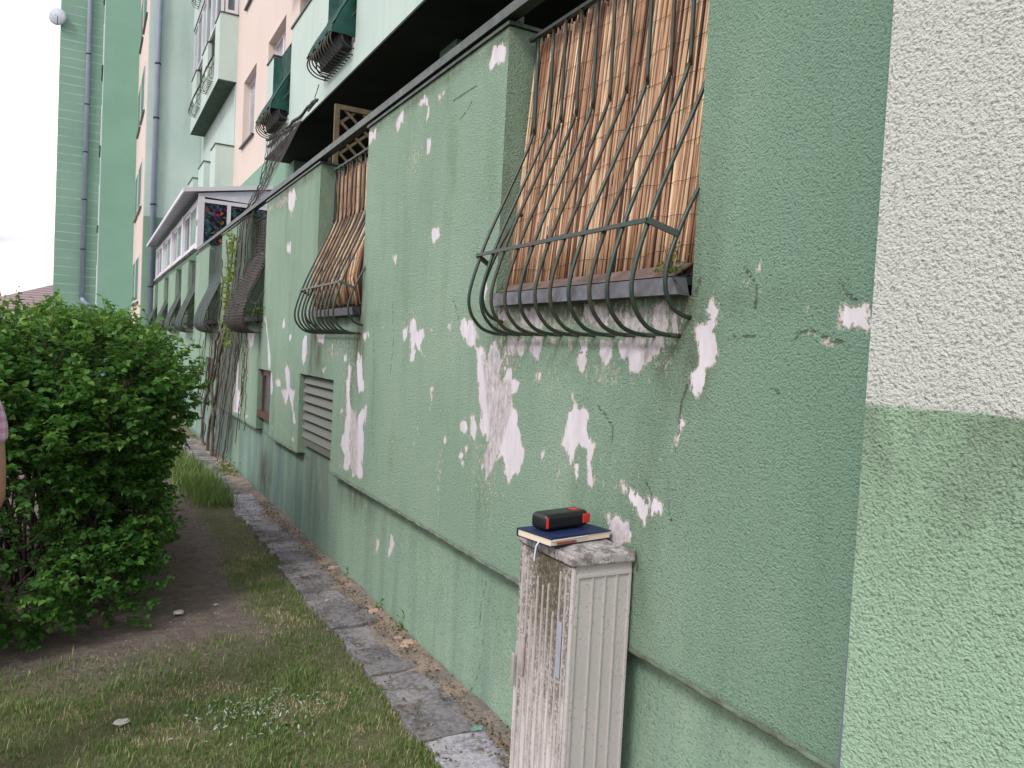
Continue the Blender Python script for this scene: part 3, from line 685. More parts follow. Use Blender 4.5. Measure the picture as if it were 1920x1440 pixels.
def cloth(grid, name, mat, parent=None, uvs=(1, 1)):
    """grid[i][j] -> Vector; UV in metres along the rows and columns"""
    ni, nj = len(grid), len(grid[0]); vs = [p for row in grid for p in row]
    fs = [(i*nj+j, i*nj+j+1, (i+1)*nj+j+1, (i+1)*nj+j) for i in range(ni-1) for j in range(nj-1)]
    me = bpy.data.meshes.new(name); me.from_pydata([tuple(v) for v in vs], [], fs); me.materials.append(mat)
    U = np.zeros((ni, nj)); V = np.zeros((ni, nj))
    for i in range(ni):
        for j in range(nj):
            if i: V[i, j] = V[i-1, j]+(Vector(grid[i][j])-Vector(grid[i-1][j])).length
            if j: U[i, j] = U[i, j-1]+(Vector(grid[i][j])-Vector(grid[i][j-1])).length
    uvl = me.uv_layers.new(); k = 0
    for f in fs:
        for v in f: i, j = divmod(v, nj); uvl.data[k].uv = (U[i, j]*uvs[0], V[i, j]*uvs[1]); k += 1
    me.polygons.foreach_set('use_smooth', [True]*len(fs))
    o = bpy.data.objects.new(name, me); C.objects.link(o)
    if parent: keep(o, parent)
    return o
def wrap(X, zb, y0, y1, mat, label, i0=0, i1=None, name='netting', cat='netting', group=None, out=.012, wav=.01, ny=14, side=True, sx=1.):
    pr = [(x*sx, z) for x, z in SP[i0:i1]]; g = []
    for (x, z) in pr:
        row = []
        ys_ = np.linspace(y0, y1, ny)
        if side and x < -.02: row.append(Vector((X-.005, y1+.05, zb+z)))
        for q, y in enumerate(ys_[::-1]):
            row.append(Vector((X+x-out-wav*math.sin(q*1.9+z*3), y+.01*math.sin(z*9+q), zb+z+.004*math.sin(q*2.3))))
        g.append(row if not side or x < -.02 else [Vector((X-.005, y1+.05, zb+z))]+row)
    return tag(cloth(g, name, mat), label, cat, group)
wrap(0, 1.68, 8.36, 9.5, MAT['net'], 'coarse dark netting over the grille between vine and second reed screen', i0=0, i1=-2)
wrap(0, 1.68, 8.34, 9.5, MAT['net'], 'second sagging layer of dark netting over the same wrapped grille, hanging outermost', i0=4, i1=-4, out=.03, wav=.02)
wrap(0, 1.68, 11.5, 12.75, MAT['netfine'], 'fine dark netting over the grille beyond the yellow green vine', i0=0, i1=-1)
for (a, c), lb in zip(GFO[4:], ('grey shade cloth on the first grille under the sunroom', 'brownish shade cloth on the second grille under the sunroom',
        'shade cloth on the third grille under the sunroom', 'shade cloth on the farthest ground floor grille by the downpipe')):
    wrap(0, 1.68, a, c, MAT['netfine'], lb, i0=0, i1=-4, name='shade_cloth', cat='shade cloth', group='shade cloths on the grilles under the sunroom')
wrap(UBX, 4.69, 8.22, 9.3, MAT['netgreen'], 'dark green cloth over the nearer upper floor grille', i0=0, i1=22, name='shade_cloth', cat='shade cloth', group='green shade cloths on the upper grilles', wav=.014, sx=1.3)
wrap(UBX, 4.69, 11.36, 12.5, MAT['netgreen'], 'dark green cloth over the upper floor grille by the peach facade', i0=0, i1=22, name='shade_cloth', cat='shade cloth', group='green shade cloths on the upper grilles', wav=.014, sx=1.3)
for y0, lb in ((8.2, 'green cloth closing the near side of the nearer upper grille'), (11.34, 'green cloth closing the near side of the upper grille by the peach facade')):
    g = []
    for (x, z) in SP[:24]:
        xx = UBX+x*1.3-.01; g.append([Vector((xx+(UBX+.1-xx)*t/5, y0+.012*math.sin(t*2+z*6)+.03*t/5, 4.69+z)) for t in range(6)])
    tag(cloth(g, 'shade_cloth', MAT['netgreen']), lb, 'shade cloth', 'green shade cloths on the upper grilles')
# window boxes / dark stuff seen behind upper grilles
for y0, y1, lb in ((8.3, 9.2, 'dark planter box behind the nearer upper grille'), (11.45, 12.35, 'dark planter box behind the upper grille by the peach facade')):
    pr_ = empty('planter_box', (UBX-.06, (y0+y1)/2, 4.76), lb, 'planter', 'planter boxes in the upper grilles')
    h_ = (y1-y0)/2
    MB().hexa([(-.05, -h_, 0), (.05, -h_, 0), (.05, h_, 0), (-.05, h_, 0), (-.10, -h_-.01, .27), (.06, -h_-.01, .27), (.06, h_+.01, .27), (-.10, h_+.01, .27)]).build('box', MAT['darkslot'], pr_, bevel=.006)
    MB().box(-.08, .05, -h_+.02, h_-.02, .271, .28).build('soil', MAT['bark'], pr_)

# loose net bundle from the upper rail to the ground
nb_ = empty('hanging_net', (.4, 10.5, 3.2), 'torn dark bird net hanging from the upper balcony across the wall to the ground', 'netting')
def strand(px_pts, planes, n=26, wob=.01):
    P3 = []
    for (x, y), X in zip(px_pts, planes): P3.append(onx(x, y, X))
    out = []
    for i in range(len(P3)-1):
        for j in range(n//(len(P3)-1)+1):
            t = j/(n//(len(P3)-1)+1); p = P3[i].lerp(P3[i+1], t); out.append(p+Vector((random.uniform(-1, 1), random.uniform(-1, 1), random.uniform(-1, 1)))*wob)
    out.append(P3[-1]); return out
b = MB()
for k in range(13):
    t = k/12
    s0 = (505+62*t, 252-36*t); s1 = (487+14*t+random.uniform(-3, 3), 345); s2 = (448+22*t, 415-12*t)
    b.tube(strand([s0, s1, s2], [.74, .35, -.03], 22, .012), .0045, 4)
    s3 = (424+30*t+random.uniform(-5, 5), 640); s4 = (400+30*t+random.uniform(-8, 8), 760); s5 = (392+24*t+random.uniform(-6, 6), 868+random.uniform(-20, 20))
    if k % 2 == 0: b.tube(strand([s2, s3, s4, s5], [-.03, -.035, -.035, -.05], 26, .012), .004, 4)
b.build('strands', MAT['rope'], nb_).location = -nb_.location
b = MB(); b.tube(strand([(592, 187), (560, 222), (528, 247), (500, 263)], [.70, .72, .72, .72], 18, .012), .02, 6); b.tube(strand([(563, 228), (530, 252), (503, 275)], [.70, .70, .70], 14, .015), .025, 6)
b.tube([onx(596, 186, .7), onx(578, 208, .7)], .012, 6); b.build('rolled_edge', simple('rolled grey net', (.09, .085, .08), .9, var=(.03, .03, .03), vs=30, bump=.01, bs=40), nb_, smooth=True).location = -nb_.location
b = MB(); b.tube(strand([(598, 158), (594, 172), (590, 187)], [.7, .7, .7], 8, .006), .005, 5); b.build('chain', MAT['rope'], nb_).location = -nb_.location
def sheetpx(L_, R_, Xs, nj=8, name='net_sheet'):
    g = []
    for (l, r_, X) in zip(L_, R_, Xs): g.append([onx(l[0]+(r_[0]-l[0])*j/(nj-1), l[1]+(r_[1]-l[1])*j/(nj-1), X)+Vector((.012*math.sin(j*1.7), 0, 0)) for j in range(nj)])
    return cloth(g, name, MAT['net'], nb_)
sheetpx([(505, 262), (495, 330), (470, 390), (448, 425)], [(572, 215), (535, 290), (500, 360), (478, 395)], [.73, .45, .15, -.02])
sheetpx([(448, 425), (436, 520), (425, 600), (405, 745), (385, 860)], [(478, 395), (452, 520), (452, 620), (430, 765), (416, 850)], [-.02, -.02, -.03, -.03, -.04])

# vine with its old trunk
vn = empty('climbing_vine', (-.03, 11.0, 0), 'climbing vine with yellow green leaves and grey dead stems between two netted grilles', 'vine')
b = MB()
for k, (path) in enumerate(([(392,880),(378,820),(382,760),(400,690),(405,640),(420,600),(430,520),(440,440)], [(385,880),(392,800),(408,720),(412,650),(432,600),(428,520),(425,450)],
                    [(396,870),(400,790),(398,720),(418,640),(410,600),(418,540),(415,470)], [(378,870),(384,800),(376,760),(388,700),(398,650),(388,600)],
                    [(402,690),(412,640),(440,605),(446,560),(440,500),(450,440)], [(436,600),(448,640),(440,700),(432,780),(424,850)])):
    pts = strand(path, [-.03-.012*(k % 3)]*len(path), 30, .012); m_ = len(pts)
    b.tube(pts, [(.026 if k < 3 else .012)*(1-.7*i/m_) for i in range(m_)], 6)
for k in range(16):
    x0 = random.uniform(372, 470); y0_ = random.uniform(560, 660); path = [(x0, y0_), (x0-random.uniform(-6, 12), y0_+random.uniform(40, 90)), (x0-random.uniform(0, 25), y0_+random.uniform(100, 200))]
    b.tube(strand(path, [-.02]*3, 16, .012), .0045, 4)
b.build('stem', MAT['deadvine'], vn, smooth=True).location = -vn.location

def leaf_mat(name, c1, c2, c3, trans=.42):
    m = NT(name); t = m.attr('tone'); c = m.n('ValToRGB', {0: t}).outputs[0]; rp = c.node.color_ramp
    rp.elements[0].color = (*c1, 1); rp.elements[1].color = (*c3, 1); e = rp.elements.new(.55); e.color = (*c2, 1)
    m.fin(c, .6, spec=.25)
    tr = m.n('BsdfTranslucent', {'Color': m.mix(.5, c, (.16, .26, .03))}); mixs = m.n('MixShader', {0: trans})
    m.t.links.new(m.bsdf.outputs[0], mixs.inputs[1]); m.t.links.new(tr.outputs[0], mixs.inputs[2]); m.t.links.new(mixs.outputs[0], m.out.inputs[0])
    return m.mat
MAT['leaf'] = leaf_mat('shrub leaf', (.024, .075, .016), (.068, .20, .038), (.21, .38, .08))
MAT['leafy'] = leaf_mat('yellow green leaf', (.10, .15, .03), (.18, .25, .05), (.30, .33, .09))
MAT['grass'] = leaf_mat('grass blade', (.07, .145, .035), (.18, .275, .08), (.58, .48, .30), .35)

def leaves(P, D, size, tones, name, mat, parent=None, fold=.25, asp=.62):
    """P centres (n,3), D leaf axis (n,3); folded pointed leaves"""
    n = len(P); D = D/np.linalg.norm(D, axis=1)[:, None]
    up = np.array([0, 0, 1.])+rng.normal(0, .55, (n, 3)); s_ = np.cross(D, up); s_ /= np.linalg.norm(s_, axis=1)[:, None]; nn = np.cross(s_, D)
    L_ = (size*rng.uniform(.65, 1.25, n))[:, None]; W = L_*asp*.5
    base = P; mid = P+D*L_*.42; tip = P+D*L_-nn*L_*.12; q1 = P+D*L_*.38+s_*W+nn*W*fold*2; q2 = P+D*L_*.38-s_*W+nn*W*fold*2
    r1 = P+D*L_*.75+s_*W*.62+nn*W*fold; r2 = P+D*L_*.75-s_*W*.62+nn*W*fold; mid2 = P+D*L_*.75-nn*L_*.03
    V = np.stack([base, mid, mid2, tip, q1, r1, q2, r2], 1).reshape(-1, 3)
    f = np.array([[0,1,4,4],[0,6,1,1],[1,2,5,4],[1,6,7,2],[2,3,5,5],[2,7,3,3]])
    tri = [(0,4,1),(0,1,6),(2,3,5)[::-1],(2,7,3)[::-1]]; qd = [(1,4,5,2),(1,2,7,6)]
    o_ = np.arange(n)[:, None]*8
    T3 = np.concatenate([np.array(t)[None]+o_ for t in tri]); T4 = np.concatenate([np.array(t)[None]+o_ for t in qd])
    me = bpy.data.meshes.new(name); me.vertices.add(len(V)); me.vertices.foreach_set('co', V.ravel().astype(np.float32))
    li = np.concatenate([T3.ravel(), T4.ravel()]); me.loops.add(len(li)); me.loops.foreach_set('vertex_index', li.astype(np.int32))
    st = np.concatenate([np.arange(len(T3))*3, len(T3)*3+np.arange(len(T4))*4]); me.polygons.add(len(st)); me.polygons.foreach_set('loop_start', st.astype(np.int32))
    me.update(calc_edges=True); me.validate()
    at = me.attributes.new('tone', 'FLOAT', 'POINT'); at.data.foreach_set('value', np.repeat(np.clip(tones, 0, 1), 8).astype(np.float32))
    me.materials.append(mat); o = bpy.data.objects.new(name, me); C.objects.link(o)
    if parent: keep(o, parent)
    return o
P = []
for k in range(260):
    t = random.random()**1.2; x = 434-8*t+random.gauss(0, 4.5)+4*math.sin(t*9); y = 440+210*t+random.uniform(-8, 8)
    p = onx(x, y, -.05-random.random()*.05); P.append(p)
P = np.array(P); leaves(P, rng.normal(0, 1, P.shape)+np.array([-.5, 0, -.4]), .06, rng.uniform(.1, 1, len(P)), 'foliage', MAT['leafy'], vn)

# weeds and moss on sills
def tuft(name, c, r, n, size, label, cat='weed', mat='leafy', group=None, flat=.5, tone=(.0, .8)):
    root = empty(name, c, label, cat, group)
    D = rng.normal(0, 1, (n, 3)); D[:, 2] = np.abs(D[:, 2])+.3
    Pp = np.array(c)+rng.normal(0, 1, (n, 3))*np.array(r)*.5; Pp[:, 2] = np.maximum(Pp[:, 2], c[2])
    leaves(Pp, D, size, rng.uniform(*tone, n), 'foliage', MAT[mat], root, asp=.45)
    b = MB()
    for k in range(5):
        a = random.uniform(0, 6.3); b.tube([(0, 0, 0), (math.cos(a)*r[0]*.3, math.sin(a)*r[1]*.3, r[2]*.5), (math.cos(a)*r[0]*.6, math.sin(a)*r[1]*.6, r[2]*.9)], .0012, 4)
    b.build('stem', MAT['deadvine'], root); return root
tuft('sill_weed', (-.03, 1.86, 1.87), (.035, .05, .09), 120, .016, 'small dry weed growing at the right end of the nearest sill')
tuft('sill_weed', (.01, 3.0, 1.86), (.03, .05, .03), 110, .014, 'dark moss tuft at the left end of the nearest sill', tone=(0, .3))
tuft('sill_weed', (.0, 8.6, 1.88), (.1, .35, .10), 260, .035, 'mossy weeds in the netted grille next to the vine', tone=(0, .4))
tuft('wall_weed', onz(665, 1090, GZ), (.05, .05, .08), 120, .03, 'low green weed at the wall foot, the farther of three in the sand', mat='leaf', tone=(.5, 1), group='weeds along the wall foot')
tuft('wall_weed', onz(712, 1152, GZ), (.04, .05, .06), 90, .03, 'tiny green weed at the wall foot between two bigger ones', mat='leaf', tone=(.5, 1), group='weeds along the wall foot')
tuft('wall_weed', onz(757, 1192, GZ), (.05, .06, .09), 110, .035, 'bright green weed at the wall foot nearest the grey cabinet', mat='leaf', tone=(.5, 1), group='weeds along the wall foot')
tuft('wall_weed', onz(425, 890, GZ), (.15, .4, .15), 300, .045, 'leafy weeds where the path meets the wall below the vine', mat='leafy', tone=(.0, .5), group='weeds along the wall foot')

# ------------------------------------------------------------------ sunroom on the parapet
SY0, SY1 = 14.32, 24.0
sr = empty('sunroom', (0.4, SY0, 3.1), 'white framed sunroom with pent roof standing on the green parapet', 'sunroom')
fr = MB(); z0, z1 = 3.13, 3.96
fr.box(-.03, .05, SY0, SY0+.10, z0-.03, z1+.02); fr.box(-.03, .05, SY1-.1, SY1, z0, z1); fr.box(-.03, .05, SY0+.1, SY1-.1, z1-.06, z1); fr.box(-.03, .05, SY0+.1, SY1-.1, z0, z0+.05)
nw = 4; pit = (SY1-SY0)/nw
for k in range(1, nw): fr.box(-.045, .05, SY0+k*pit-.13, SY0+k*pit+.13, z0, z1)
keep(fr.build('frame', MAT['white']), sr)
for k in range(nw):
    a = SY0+k*pit+.13; c = SY0+(k+1)*pit-.13; m_ = (a+c)/2
    for (p, q, gl, off) in ((a, m_, 'glass_green', 0), (m_, c, 'glass_pale', .02)):
        s_ = MB(); X = -.03+off
        s_.box(X, X+.03, p, p+.06, z0+.05, z1-.06); s_.box(X, X+.03, q-.06, q, z0+.05, z1-.06); s_.box(X, X+.03, p+.06, q-.06, z0+.05, z0+.1); s_.box(X, X+.03, p+.06, q-.06, z1-.11, z1-.06)
        sash = keep(s_.build('window', MAT['white']), sr)
        MB().box(X+.01, X+.015, p+.06, q-.06, z0+.1, z1-.11).build('pane', MAT['glass' if (k == 0 and off) else gl], sash)
pg = MB()
for k in range(nw*2): pg.box(-.075, -.03, SY0+.05+k*pit/2, SY0+(k+1)*pit/2-.04, z0-.025, z0-.003)
keep(pg.build('drip_sill', MAT['white']), sr)
# side wall
fr = MB(); X1 = FX-.01
fr.box(-.03, .07, SY0-.04, SY0-.003, 3.11, 4.0); fr.box(.07, X1, SY0-.04, SY0-.003, 3.90, 3.96); fr.box(.44, .50, SY0-.045, SY0-.005, 3.11, 3.90); fr.box(1.12, X1, SY0-.04, SY0-.003, 3.11, 3.9); fr.box(.07, X1, SY0-.04, SY0-.003, 3.11, 3.15)
keep(fr.build('side_frame', MAT['white']), sr)
g = MB(); g.add([(-.03, SY0-.03, 4.0), (X1, SY0-.03, 3.965), (X1, SY0-.03, 4.26), (-.03, SY0-.03, 4.045), (-.03, SY0, 4.0), (X1, SY0, 3.965), (X1, SY0, 4.26), (-.03, SY0, 4.045)], [(0,1,2,3),(7,6,5,4),(0,4,5,1),(1,5,6,2),(3,2,6,7),(0,3,7,4)])
keep(g.build('gable_panel', simple('lilac white panel', (.58, .57, .66), .5)), sr)
m = NT('printed floral curtain'); v = m.n('TexVoronoi', {'Scale': 19., 'Vector': m.map((1, 1, 1))}); cr_ = m.n('ValToRGB', {0: m.sep(v.outputs['Color'])[0]}); rp = cr_.outputs[0].node.color_ramp
rp.interpolation = 'CONSTANT'; rp.elements[0].color = (.01, .012, .02, 1); rp.elements[1].position = .92; rp.elements[1].color = (.3, .12, .03, 1)
for p, q in ((.3, (.03, .13, .14, 1)), (.45, (.04, .08, .15, 1)), (.55, (.18, .04, .08, 1)), (.64, (.03, .10, .08, 1)), (.74, (.012, .012, .02, 1)), (.84, (.10, .02, .09, 1))):
    e = rp.elements.new(p); e.color = q
fl_ = m.mix(m.mr(m.noise(25, 4, .7), .45, .6), cr_.outputs[0], (.012, .014, .02)); m.fin(fl_, .12, spec=.7)
MAT['curtain'] = m.mat
for (a, c) in ((.07, .44), (.50, 1.12)): keep(MB().box(a, c, SY0-.025, SY0-.02, 3.15, 3.90).build('side_pane', MAT['curtain']), sr)
keep(MB().box(-.04, -.033, SY0+.02, SY0+.06, 3.5, 3.6).build('latch', MAT['black']), sr)
rf = MB(); ex = -.25
rf.add([(ex, SY0-.05, 4.03), (ex, SY1, 4.03), (X1, SY1, 4.27), (X1, SY0-.05, 4.27), (ex, SY0-.05, 4.06), (ex, SY1, 4.06), (X1, SY1, 4.30), (X1, SY0-.05, 4.30)], [(0,1,2,3),(7,6,5,4),(0,4,5,1),(1,5,6,2),(2,6,7,3),(3,7,4,0)])
m = NT('grey corrugated roofing'); s_ = m.sep(); a_ = m.math('LESS_THAN', m.math('FRACT', m.math('MULTIPLY', s_[1], 2.6)), .12); c_ = m.mix(a_, (.32, .34, .40), (.09, .10, .12)); m.fin(c_, .35)
keep(rf.build('roof', m.mat), sr)
ff = MB(); ff.box(ex-.03, ex-.002, SY0-.06, SY1, 4.02, 4.09); ff.bar((ex-.02, SY0-.065, 4.065), (X1, SY0-.065, 4.31), .03, .07)
keep(ff.build('fascia', MAT['white']), sr)

# ------------------------------------------------------------------ lattice screen in the loggia
la = empty('lattice_screen', (.56, 8.0, 1.86), 'brown wooden lattice screen standing crosswise in the loggia behind the wall rail', 'lattice')
b = MB(); zt = 4.06; X0_, X1_ = .55, 1.25
b.box(0, .05, -.02, .02, 0, zt-1.86); b.box(X1_-X0_-.05, X1_-X0_, -.02, .02, 0, zt-1.86); b.box(.05, X1_-X0_-.05, -.02, .02, zt-1.86-.05, zt-1.86); b.box(.05, X1_-X0_-.05, -.02, .02, 1.0, 1.05)
b.build('frame', MAT['wood'], la)
W_ = X1_-X0_-.05
for s_ in (1, -1):
    b = MB(); H0, H1 = 1.05, zt-1.86-.05; dz = .16
    for k in range(-6, 12):
        # line z = H0 + k*dz + s*(x-.05)
        pts = []
        for x in (.05, W_):
            pts.append((x, H0+k*dz+(x-.05 if s_ > 0 else W_-x)*.85))
        (xa, za), (xb, zb2) = pts
        def clip(xa, za, xb, zb2):
            t0, t1 = 0., 1.; dz_ = zb2-za
            for lim, sg in ((H0, 1), (H1, -1)):
                va, vb = (za-lim)*sg, (zb2-lim)*sg
                if va < 0 and vb < 0: return None
                if va < 0: t0 = max(t0, va/(va-vb))
                elif vb < 0: t1 = min(t1, va/(va-vb))
            return None if t1 <= t0 else ((xa+(xb-xa)*t0, za+dz_*t0), (xa+(xb-xa)*t1, za+dz_*t1))
        r_ = clip(xa, za, xb, zb2)
        if r_: b.bar((r_[0][0], .006*s_, r_[0][1]), (r_[1][0], .006*s_, r_[1][1]), .010, .028)
    b.build('laths', MAT['wood'], la)
MB().box(.05, W_, -.008, .008, .05, 1.0).build('lower_panel', MAT['wood'], la)

# ------------------------------------------------------------------ far blocks
def siding():
    m = NT('horizontal siding'); s_ = m.sep(); z = m.math('MULTIPLY', s_[2], 1/.345); fr_ = m.math('FRACT', z)
    ln = m.math('LESS_THAN', fr_, .09); big = m.noise(.5, 4, .6)
    c = m.mix(m.mr(big, .3, .7), (.165, .285, .225), (.215, .345, .265)); c = m.mix(m.math('MULTIPLY', ln, m.mr(m.noise(1.5, 3), .3, .6)), c, (.33, .46, .38))
    m.bump(fr_, .02, .5); return m.fin(c, .7)
MAT['siding'] = siding()
b1 = empty('apartment_building', (-.31, 25.3, 0), 'second block, pale green end wall with a downpipe and narrow peach window strip', 'building')
b = MB(); b.box(-.31, 3, 25.3, 31.19, 5.06, 24); keep(dirtless(b.build('end_wall', MAT['pale_far'])), b1)
b = MB(); b.box(-.31, 3, 25.3, 31.19, -.2, 5.06); keep(dirtless(b.build('end_wall_base', MAT['base_green'])), b1)
b = MB(); b.box(-.325, -.312, 25.45, 31.19, -.2, 24); keep(dirtless(b.build('side_wall', MAT['peach'])), b1)
def slit(y0, y1, z0, z1, X, par):
    f_ = MB(); f_.box(X-.03, X-.002, y0, y1, z0, z1); f_ = keep(f_.build('window', MAT['white']), par)
    o = MB(); o.box(X-.04, X-.031, y0+.12, (y0+y1)/2-.05, z0+.1, z1-.1); o.box(X-.04, X-.031, (y0+y1)/2+.05, y1-.12, z0+.1, z1-.1); o = o.build('pane', MAT['glass'], f_)
    s2 = MB().box(X-.06, X-.002, y0-.05, y1+.05, z0-.06, z0-.01).build('window_sill', MAT['cap'], f_)
for z in (2.6, 5.5, 8.4, 11.3, 14.2, 17.1): slit(26.4, 28.2, z, z+1.45, -.325, b1); slit(28.6, 30.2, z, z+1.45, -.325, b1)
b2 = empty('apartment_building', (-1.42, 31.19, 0), 'third block, plain mid green end wall stepping further out', 'building')
b = MB(); b.box(-1.42, 3, 31.195, 36.24, -.2, 27); keep(dirtless(b.build('end_wall', MAT['panel_green'])), b2)
b = MB(); b.box(-1.435, -1.422, 31.3, 36.24, -.2, 27); keep(dirtless(b.build('side_wall', MAT['pale_far'])), b2)
for z in (2.6, 5.5, 8.4, 11.3, 14.2, 17.1): slit(32.5, 34.4, z, z+1.45, -1.435, b2)
b3 = empty('apartment_building', (-2.96, 36.24, 0), 'farthest and tallest block, dark green wall clad in horizontal siding', 'building')
b = MB(); b.box(-2.96, 3, 36.245, 48, -.2, 30); keep(b.build('clad_wall', MAT['siding']), b3)
def downpipe(x, y, r, z0, z1, clamps, label):
    root = empty('downpipe', (x, y, 0), label, 'downpipe', 'grey blue downpipes')
    b = MB(); b.tube([(0, 0, z0), (0, 0, z1)], r, 14); b.build('pipe', MAT['pipe'], root, smooth=True)
    for z in clamps:
        MB().tube([(0, 0, z-.025), (0, 0, z+.025)], r*1.16, 14).build('clamp', MAT['silldark'], root, smooth=True)
    return root
downpipe(-.075, 25.18, .075, 0, 22, [3.0, 5.4, 7.9, 9.46, 11.9, 14.4], 'grey blue downpipe on the pale green end wall')
dp = downpipe(-1.96, 36.12, .085, 2.9, 28, [4.9, 6.9, 8.8, 10.7, 12.7, 15.6, 18.5], 'grey blue downpipe on the dark clad block')
MB().tube([(0, 0, 2.95), (.1, -.05, 2.78), (.6, -.1, 2.45)], .085, 12).build('pipe_elbow', MAT['pipe'], dp, smooth=True)
# satellite dish
ds = empty('satellite_dish', (-3.05, 36.15, 13.9), 'round grey satellite dish on the edge of the clad block', 'satellite dish')
b = MB(); vs = []; ring = 20
for i in range(6):
    r = .33*i/5
    for j in range(ring): an = 2*math.pi*j/ring; vs.append((r*math.cos(an), -.10+.10*(i/5)**2 - .02, r*math.sin(an)))
b.add(vs, [(i*ring+j, i*ring+(j+1) % ring, (i+1)*ring+(j+1) % ring, (i+1)*ring+j) for i in range(5) for j in range(ring)])
o = b.build('reflector', simple('grey dish', (.42, .45, .52), .5), ds, smooth=True); o.rotation_euler = (0, 0, R(-25)); sm = o.modifiers.new('s', 'SOLIDIFY'); sm.thickness = .015
b = MB(); b.tube([(.16, .12, -.2), (.0, .0, -.1)], .025, 8); b.tube([(0, -.12, -.35), (0, -.4, -.1)], .012, 6); b.build('bracket', MAT['silldark'], ds)

# houses and tree far left
hs = empty('house', (-2, 44, 0), 'low house with brown corrugated hip roof behind the shrub', 'house')
b = MB(); ez = 2.35
A0 = ony(-40, 588, 40); B0 = ony(98, 531, 44)
b.add([(-6.6, 40, ez), (4, 40, ez), (4, 50, ez), (-6.6, 50, ez), (-1.0, 44.5, 4.6), (3.9, 44.5, 4.6)], [(0,1,5,4),(1,2,5),(2,3,4,5),(3,0,4)])
m = NT('brown corrugated roof'); s_ = m.sep(); c_ = m.mix(m.mr(m.math('SINE', m.math('MULTIPLY', s_[2], 52.)), -.5, .5), (.21, .145, .15), (.32, .235, .25)); m.fin(c_, .7)
keep(b.build('roof', m.mat), hs)
b = MB(); b.box(-6.3, 3.6, 40.4, 49.6, 0, ez); keep(b.build('wall', simple('beige wall', (.5, .42, .32), .8)), hs)
hs2 = empty('house', (-12, 80, 0), 'distant orange house with red roof at the left edge', 'house')
b = MB(); b.box(-24, -9.6, 80, 90, 0, 4.0); keep(b.build('wall', simple('orange wall', (.75, .42, .22), .8)), hs2)
b = MB(); b.add([(-24.5, 79.5, 4.0), (-9.2, 79.5, 4.0), (-9.2, 90.5, 4.0), (-24.5, 90.5, 4.0), (-24.5, 85, 6.0), (-9.2, 85, 6.0)], [(0,1,5,4),(1,2,5),(2,3,4,5),(3,0,4)]); keep(b.build('roof', simple('red roof', (.55, .17, .15), .8)), hs2)
def tree(loc, h, r, label, n=2600, size=.22, mat='leaf'):
    root = empty('tree', loc, label, 'tree', 'trees far behind the shrub'); b = MB(); x, y, z = loc
    b.tube([(0, 0, 0), (.1, 0, h*.4), (0, .1, h*.8)], [.16, .11, .04], 8)
    for k in range(9):
        a = random.uniform(0, 6.3); zz = h*random.uniform(.35, .7); b.tube([(0, 0, zz), (math.cos(a)*r*.6, math.sin(a)*r*.6, zz+r*.5)], [.05, .015], 5)
    b.build('trunk', MAT['bark'], root, smooth=True)
    cs = rng.normal(0, 1, (26, 3)); cs = cs/np.linalg.norm(cs, axis=1)[:, None]*r*rng.uniform(.3, .95, (26, 1)); cs[:, 2] *= .8
    idx = rng.integers(0, 26, n); Pp = np.array(loc)+np.array([0, 0, h*.72])+cs[idx]+rng.normal(0, r*.16, (n, 3))
    leaves(Pp, rng.normal(0, 1, (n, 3)), size, rng.uniform(.2, 1, n), 'crown', MAT[mat], root)
tree((-8.9, 62, 0), 5.6, 1.5, 'sparse pale tree above the distant orange house', n=500, mat='leafy')
tree((-7.4, 58, 0), 3.4, 1.2, 'small green tree before the distant orange house', n=1600)

# ------------------------------------------------------------------ ground, path
def ground_mat():
    m = NT('soil and worn turf'); n1 = m.noise(1.6, 5, .6); n2 = m.noise(14, 5, .7); n3 = m.noise(90, 4, .7)
    soil = m.mix(m.mr(n2, .3, .7), (.17, .135, .12), (.30, .245, .22)); turf = m.mix(m.mr(n2, .3, .7), (.12, .135, .06), (.22, .205, .12))
    s_ = m.sep(); nearf = m.mr(m.math('ADD', s_[1], m.mr(n1, 0, 1, -.6, .6)), 4.0, 4.5, 1, 0)
    strip = m.math('MULTIPLY', m.mr(m.math('ADD', s_[0], m.mr(n1, 0, 1, -.1, .1)), -.68, -.58), .8)
    c = m.mix(m.math('MAXIMUM', nearf, strip), soil, turf)
    c = m.mix(m.math('MULTIPLY', m.mr(n3, .55, .7), .35), c, (.24, .20, .16)); c = m.mix(m.math('GREATER_THAN', m.noise(160, 2, .5), .76), c, (.42, .40, .36))
    m.bump(m.math('ADD', n2, m.math('MULTIPLY', n3, .35)), .06, 1.); return m.fin(c, .95, spec=.15)
MAT['soil'] = ground_mat()
b = MB(); gx = list(np.arange(-4.2, .26, .06)); gy = list(np.arange(.5, 10.5, .06))
def gz(x, y): return GZ+.012*mnoise.noise(Vector((x*2.2, y*2.2, 0)))+.008*mnoise.noise(Vector((x*11, y*11, 3)))-.006
vs = [(x, y, gz(x, y)) for x in gx for y in gy]; ny = len(gy)
b.add(vs, [(i*ny+j, (i+1)*ny+j, (i+1)*ny+j+1, i*ny+j+1) for i in range(len(gx)-1) for j in range(ny-1)])
b.add([(-150, -60, GZ-.03), (160, -60, GZ-.03), (160, 200, GZ-.03), (-150, 200, GZ-.03)], [(0,1,2,3)])
tag(b.build('ground', MAT['soil'], smooth=True), kind='structure')

